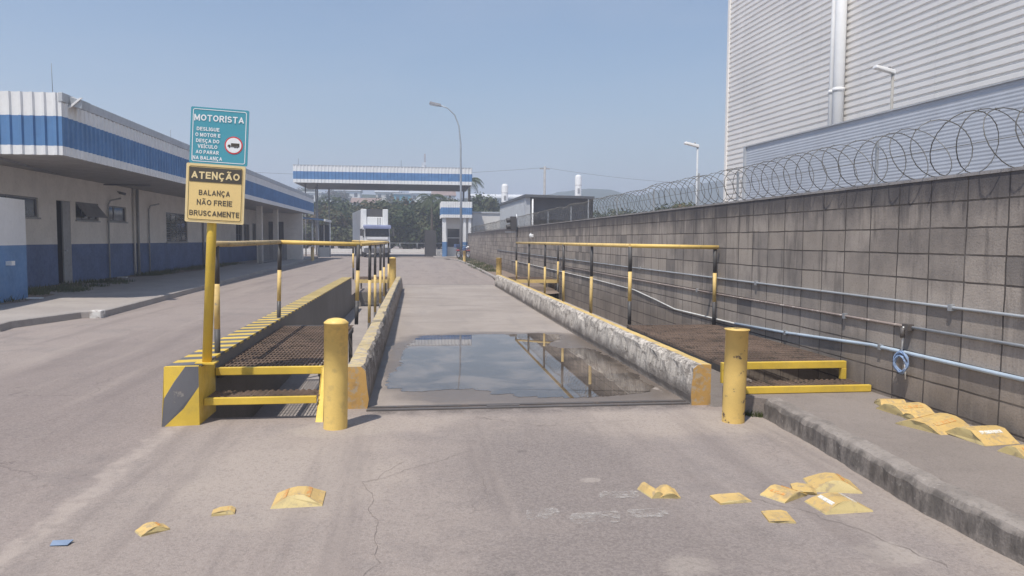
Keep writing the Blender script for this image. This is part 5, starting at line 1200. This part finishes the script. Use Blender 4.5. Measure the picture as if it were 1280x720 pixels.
def palm(x, y, h, label, nf=15, L=2.4, seed=0):
    rnd = random.Random(seed); t = thing('palm_tree', (x, y, 0), label, 'palm', 'palms by the gate')
    m = MB(); m.tube([(x, y, 0), (x+.1, y, h*.5), (x+.05, y, h)], .15, 8, radii=[.2, .15, .12]); m.build('trunk', 'bark', t)
    m = MB()
    for k in range(nf):
        a = 6.283*k/nf+rnd.uniform(-.2, .2); up = rnd.uniform(-.1, 1.0); pts = []
        for i in range(9):
            s_ = i/8; rr = L*s_*(1-.12*s_); zz = h+L*(up*s_-1.05*s_*s_*(.6+.5*up)); pts.append(Vector((x+rr*math.cos(a), y+rr*math.sin(a), zz)))
        for i in range(8):
            p, q = pts[i], pts[i+1]; d = (q-p).normalized(); sd_ = d.cross(Vector((0, 0, 1))).normalized()
            for f in (0, .33, .66):
                b_ = p.lerp(q, f); ln = .55*math.sin(math.pi*(.12+.85*(i+f)/8))
                for s2 in (-1, 1): m.add([b_, b_+d*.07, b_+d*.28+sd_*s2*ln*.8-Vector((0, 0, ln*.55))], [(0, 1, 2)])
        m.tube(pts, .02, 4)
    m.build('fronds', 'palm', t)
palm(5.5, 80, 7.9, 'palm with drooping fronds showing past the right end of the canopy', 16, 1.9, 3)
palm(1.6, 86, 6.4, 'palm among the trees left of the gatehouse', 16, 2.3, 5)
palm(3.4, 84, 5.6, 'shorter palm right behind the gatehouse', 14, 2.0, 8)

# low pale wall and railing along the street beyond
t = thing('street_wall', (-8, 88, 0), 'low pale wall with a rail along the street beyond the gate', 'wall')
m = MB(); m.box(-26, 4, 88, 88.25, 0, .45); m.build('base_wall', 'cream2', t)
m = MB(); m.tube([(-26, 88.1, 1.15), (4, 88.1, 1.15)], .04, 6)
for k in range(16): m.tube([(-26+2*k, 88.1, .45), (-26+2*k, 88.1, 1.15)], .035, 6)
m.build('rail', 'galv', t)

# houses on the slope behind
def house(x, y, z, w_, d_, h_, wall, roof, label, flat=False):
    t = thing('house', (x, y, z), label, 'house', 'houses on the slope behind the trees')
    m = MB(); m.box(x-w_/2, x+w_/2, y, y+d_, z-6, z+h_); m.build('wall', wall, t)
    m = MB()
    if flat: m.box(x-w_/2-.3, x+w_/2+.3, y-.3, y+d_+.3, z+h_, z+h_+.35)
    else: m.add([(x-w_/2-.4, y-.4, z+h_), (x+w_/2+.4, y-.4, z+h_), (x+w_/2+.4, y+d_+.4, z+h_), (x-w_/2-.4, y+d_+.4, z+h_), (x-w_/2-.4, y+d_/2, z+h_+1.6), (x+w_/2+.4, y+d_/2, z+h_+1.6)], [(0, 1, 5, 4), (2, 3, 4, 5), (1, 2, 5), (3, 0, 4), (3, 2, 1, 0)])
    m.build('roof', roof, t)
    for k in range(max(1, int(w_/2.5))):
        xx = x-w_/2+1.2+k*2.5
        m = MB(); m.box(xx-.5, xx+.5, y-.04, y+.02, z+h_-1.9, z+h_-.7); m.build('window', 'glass', t)
house(-34, 236, 12.5, 9, 7, 3.2, 'cream2', 'white', 'flat white house farthest left on the slope behind the trees', True)
house(-22, 244, 14.2, 7.5, 8, 2.8, 'white', 'shed_clad', 'white house with grey roof on the slope behind the trees')
house(-9.5, 240, 14.0, 7, 8, 2.5, 'cream', 'shed_clad', 'low cream house under a grey roof in the middle of the slope')
house(1.0, 232, 12.4, 6, 7, 3.4, 'white', 'shed_clad', 'white house with a teal neighbour near the mast on the slope')
house(-4.5, 228, 12.2, 5, 6, 3.0, 'teal', 'shed_clad', 'teal painted house on the slope behind the trees', True)
house(8, 238, 13.0, 8, 7, 2.6, 'cream2', 'terracotta', 'cream house with terracotta roof rightmost on the slope')
house(-15, 222, 9.6, 8, 7, 2.6, 'cream', 'terracotta', 'lower cream house with terracotta roof on the slope')
house(-27, 222, 9.8, 6, 6, 2.6, 'white', 'white', 'small white house below the white one with the grey roof on the slope', True)
rs = random.Random(5)
for i in range(40):
    x = rs.uniform(-46, 18); y = rs.uniform(192, 258); hz = 19*max(0, math.cos((y-300)/130*math.pi/2))**1.2
    tree(x, y, hz*.85-1.0, rs.uniform(4.5, 7.5), rs.uniform(5.5, 9), rs.choice((0, 0, 2, 0)), 'distant dark tree among the houses on the slope', group='trees among the houses on the slope')

# ------------------------------------------------------------------ weeds and grass
def tufts(name, spots, h, n, kind, label=None):
    m = MB(); rnd = random.Random(11)
    for (x, y, z, r) in spots:
        for k in range(n):
            a = rnd.uniform(0, 6.28); rr = r*math.sqrt(rnd.random()); px, py = x+rr*math.cos(a), y+rr*math.sin(a); hh = h*rnd.uniform(.4, 1.1); dx, dy = rnd.gauss(0, hh*.4), rnd.gauss(0, hh*.4); b_ = rnd.uniform(0, 6.28); w_ = .008+hh*.03
            m.add([(px-w_*math.cos(b_), py-w_*math.sin(b_), z), (px+w_*math.cos(b_), py+w_*math.sin(b_), z), (px+dx, py+dy, z+hh)], [(0, 1, 2)])
    o = m.build(name, 'grass', kind=kind)
    if label: tag(o, label, name.replace('_', ' '))
    return o
tufts('grass', [(-9.9+rs.uniform(-.8, .7), rs.uniform(16.5, 26), .135, .35) for k in range(46)]+[(-10.5+rs.uniform(-.3, .4), rs.uniform(30, 44), .135, .4) for k in range(46)]+[(3.7+rs.uniform(-.5, .5), rs.uniform(35, 60), .06, .3) for k in range(40)], .16, 60, 'stuff')
tufts('weed_clump', [(3.06, 6.42, 0, .08), (3.0, 6.5, 0, .06), (3.12, 6.36, 0.0, .05)], .06, 90, 'thing', 'small green weeds at the foot of the kerb end beside the chipped bollard')

# ------------------------------------------------------------------ air
m = MB(); m.box(-1400, 1400, -250, 1500, -1.2, 74)
hz = m.build('haze', 'white', kind='stuff')
hm_ = bpy.data.materials.new('haze_air'); hm_.use_nodes = True; hn = hm_.node_tree.nodes
hn.remove(hn['Principled BSDF']); pv = hn.new('ShaderNodeVolumePrincipled'); pv.inputs['Color'].default_value = (.82, .87, 1, 1); pv.inputs['Density'].default_value = .0024; pv.inputs['Anisotropy'].default_value = .3
hm_.node_tree.links.new(pv.outputs[0], hn['Material Output'].inputs['Volume'])
hz.data.materials.clear(); hz.data.materials.append(hm_)

# ------------------------------------------------------------------ render settings
scn.view_settings.view_transform = 'Standard'; scn.view_settings.look = 'None'; scn.view_settings.exposure = .2; scn.view_settings.gamma = 1
scn.render.engine = 'CYCLES'
cy = scn.cycles
cy.use_denoising = True; cy.denoiser = 'OPENIMAGEDENOISE'; cy.max_bounces = 6; cy.diffuse_bounces = 3; cy.glossy_bounces = 3; cy.transparent_max_bounces = 6; cy.volume_bounces = 1; cy.use_adaptive_sampling = True; cy.adaptive_threshold = .01
cy.sample_clamp_indirect = 8
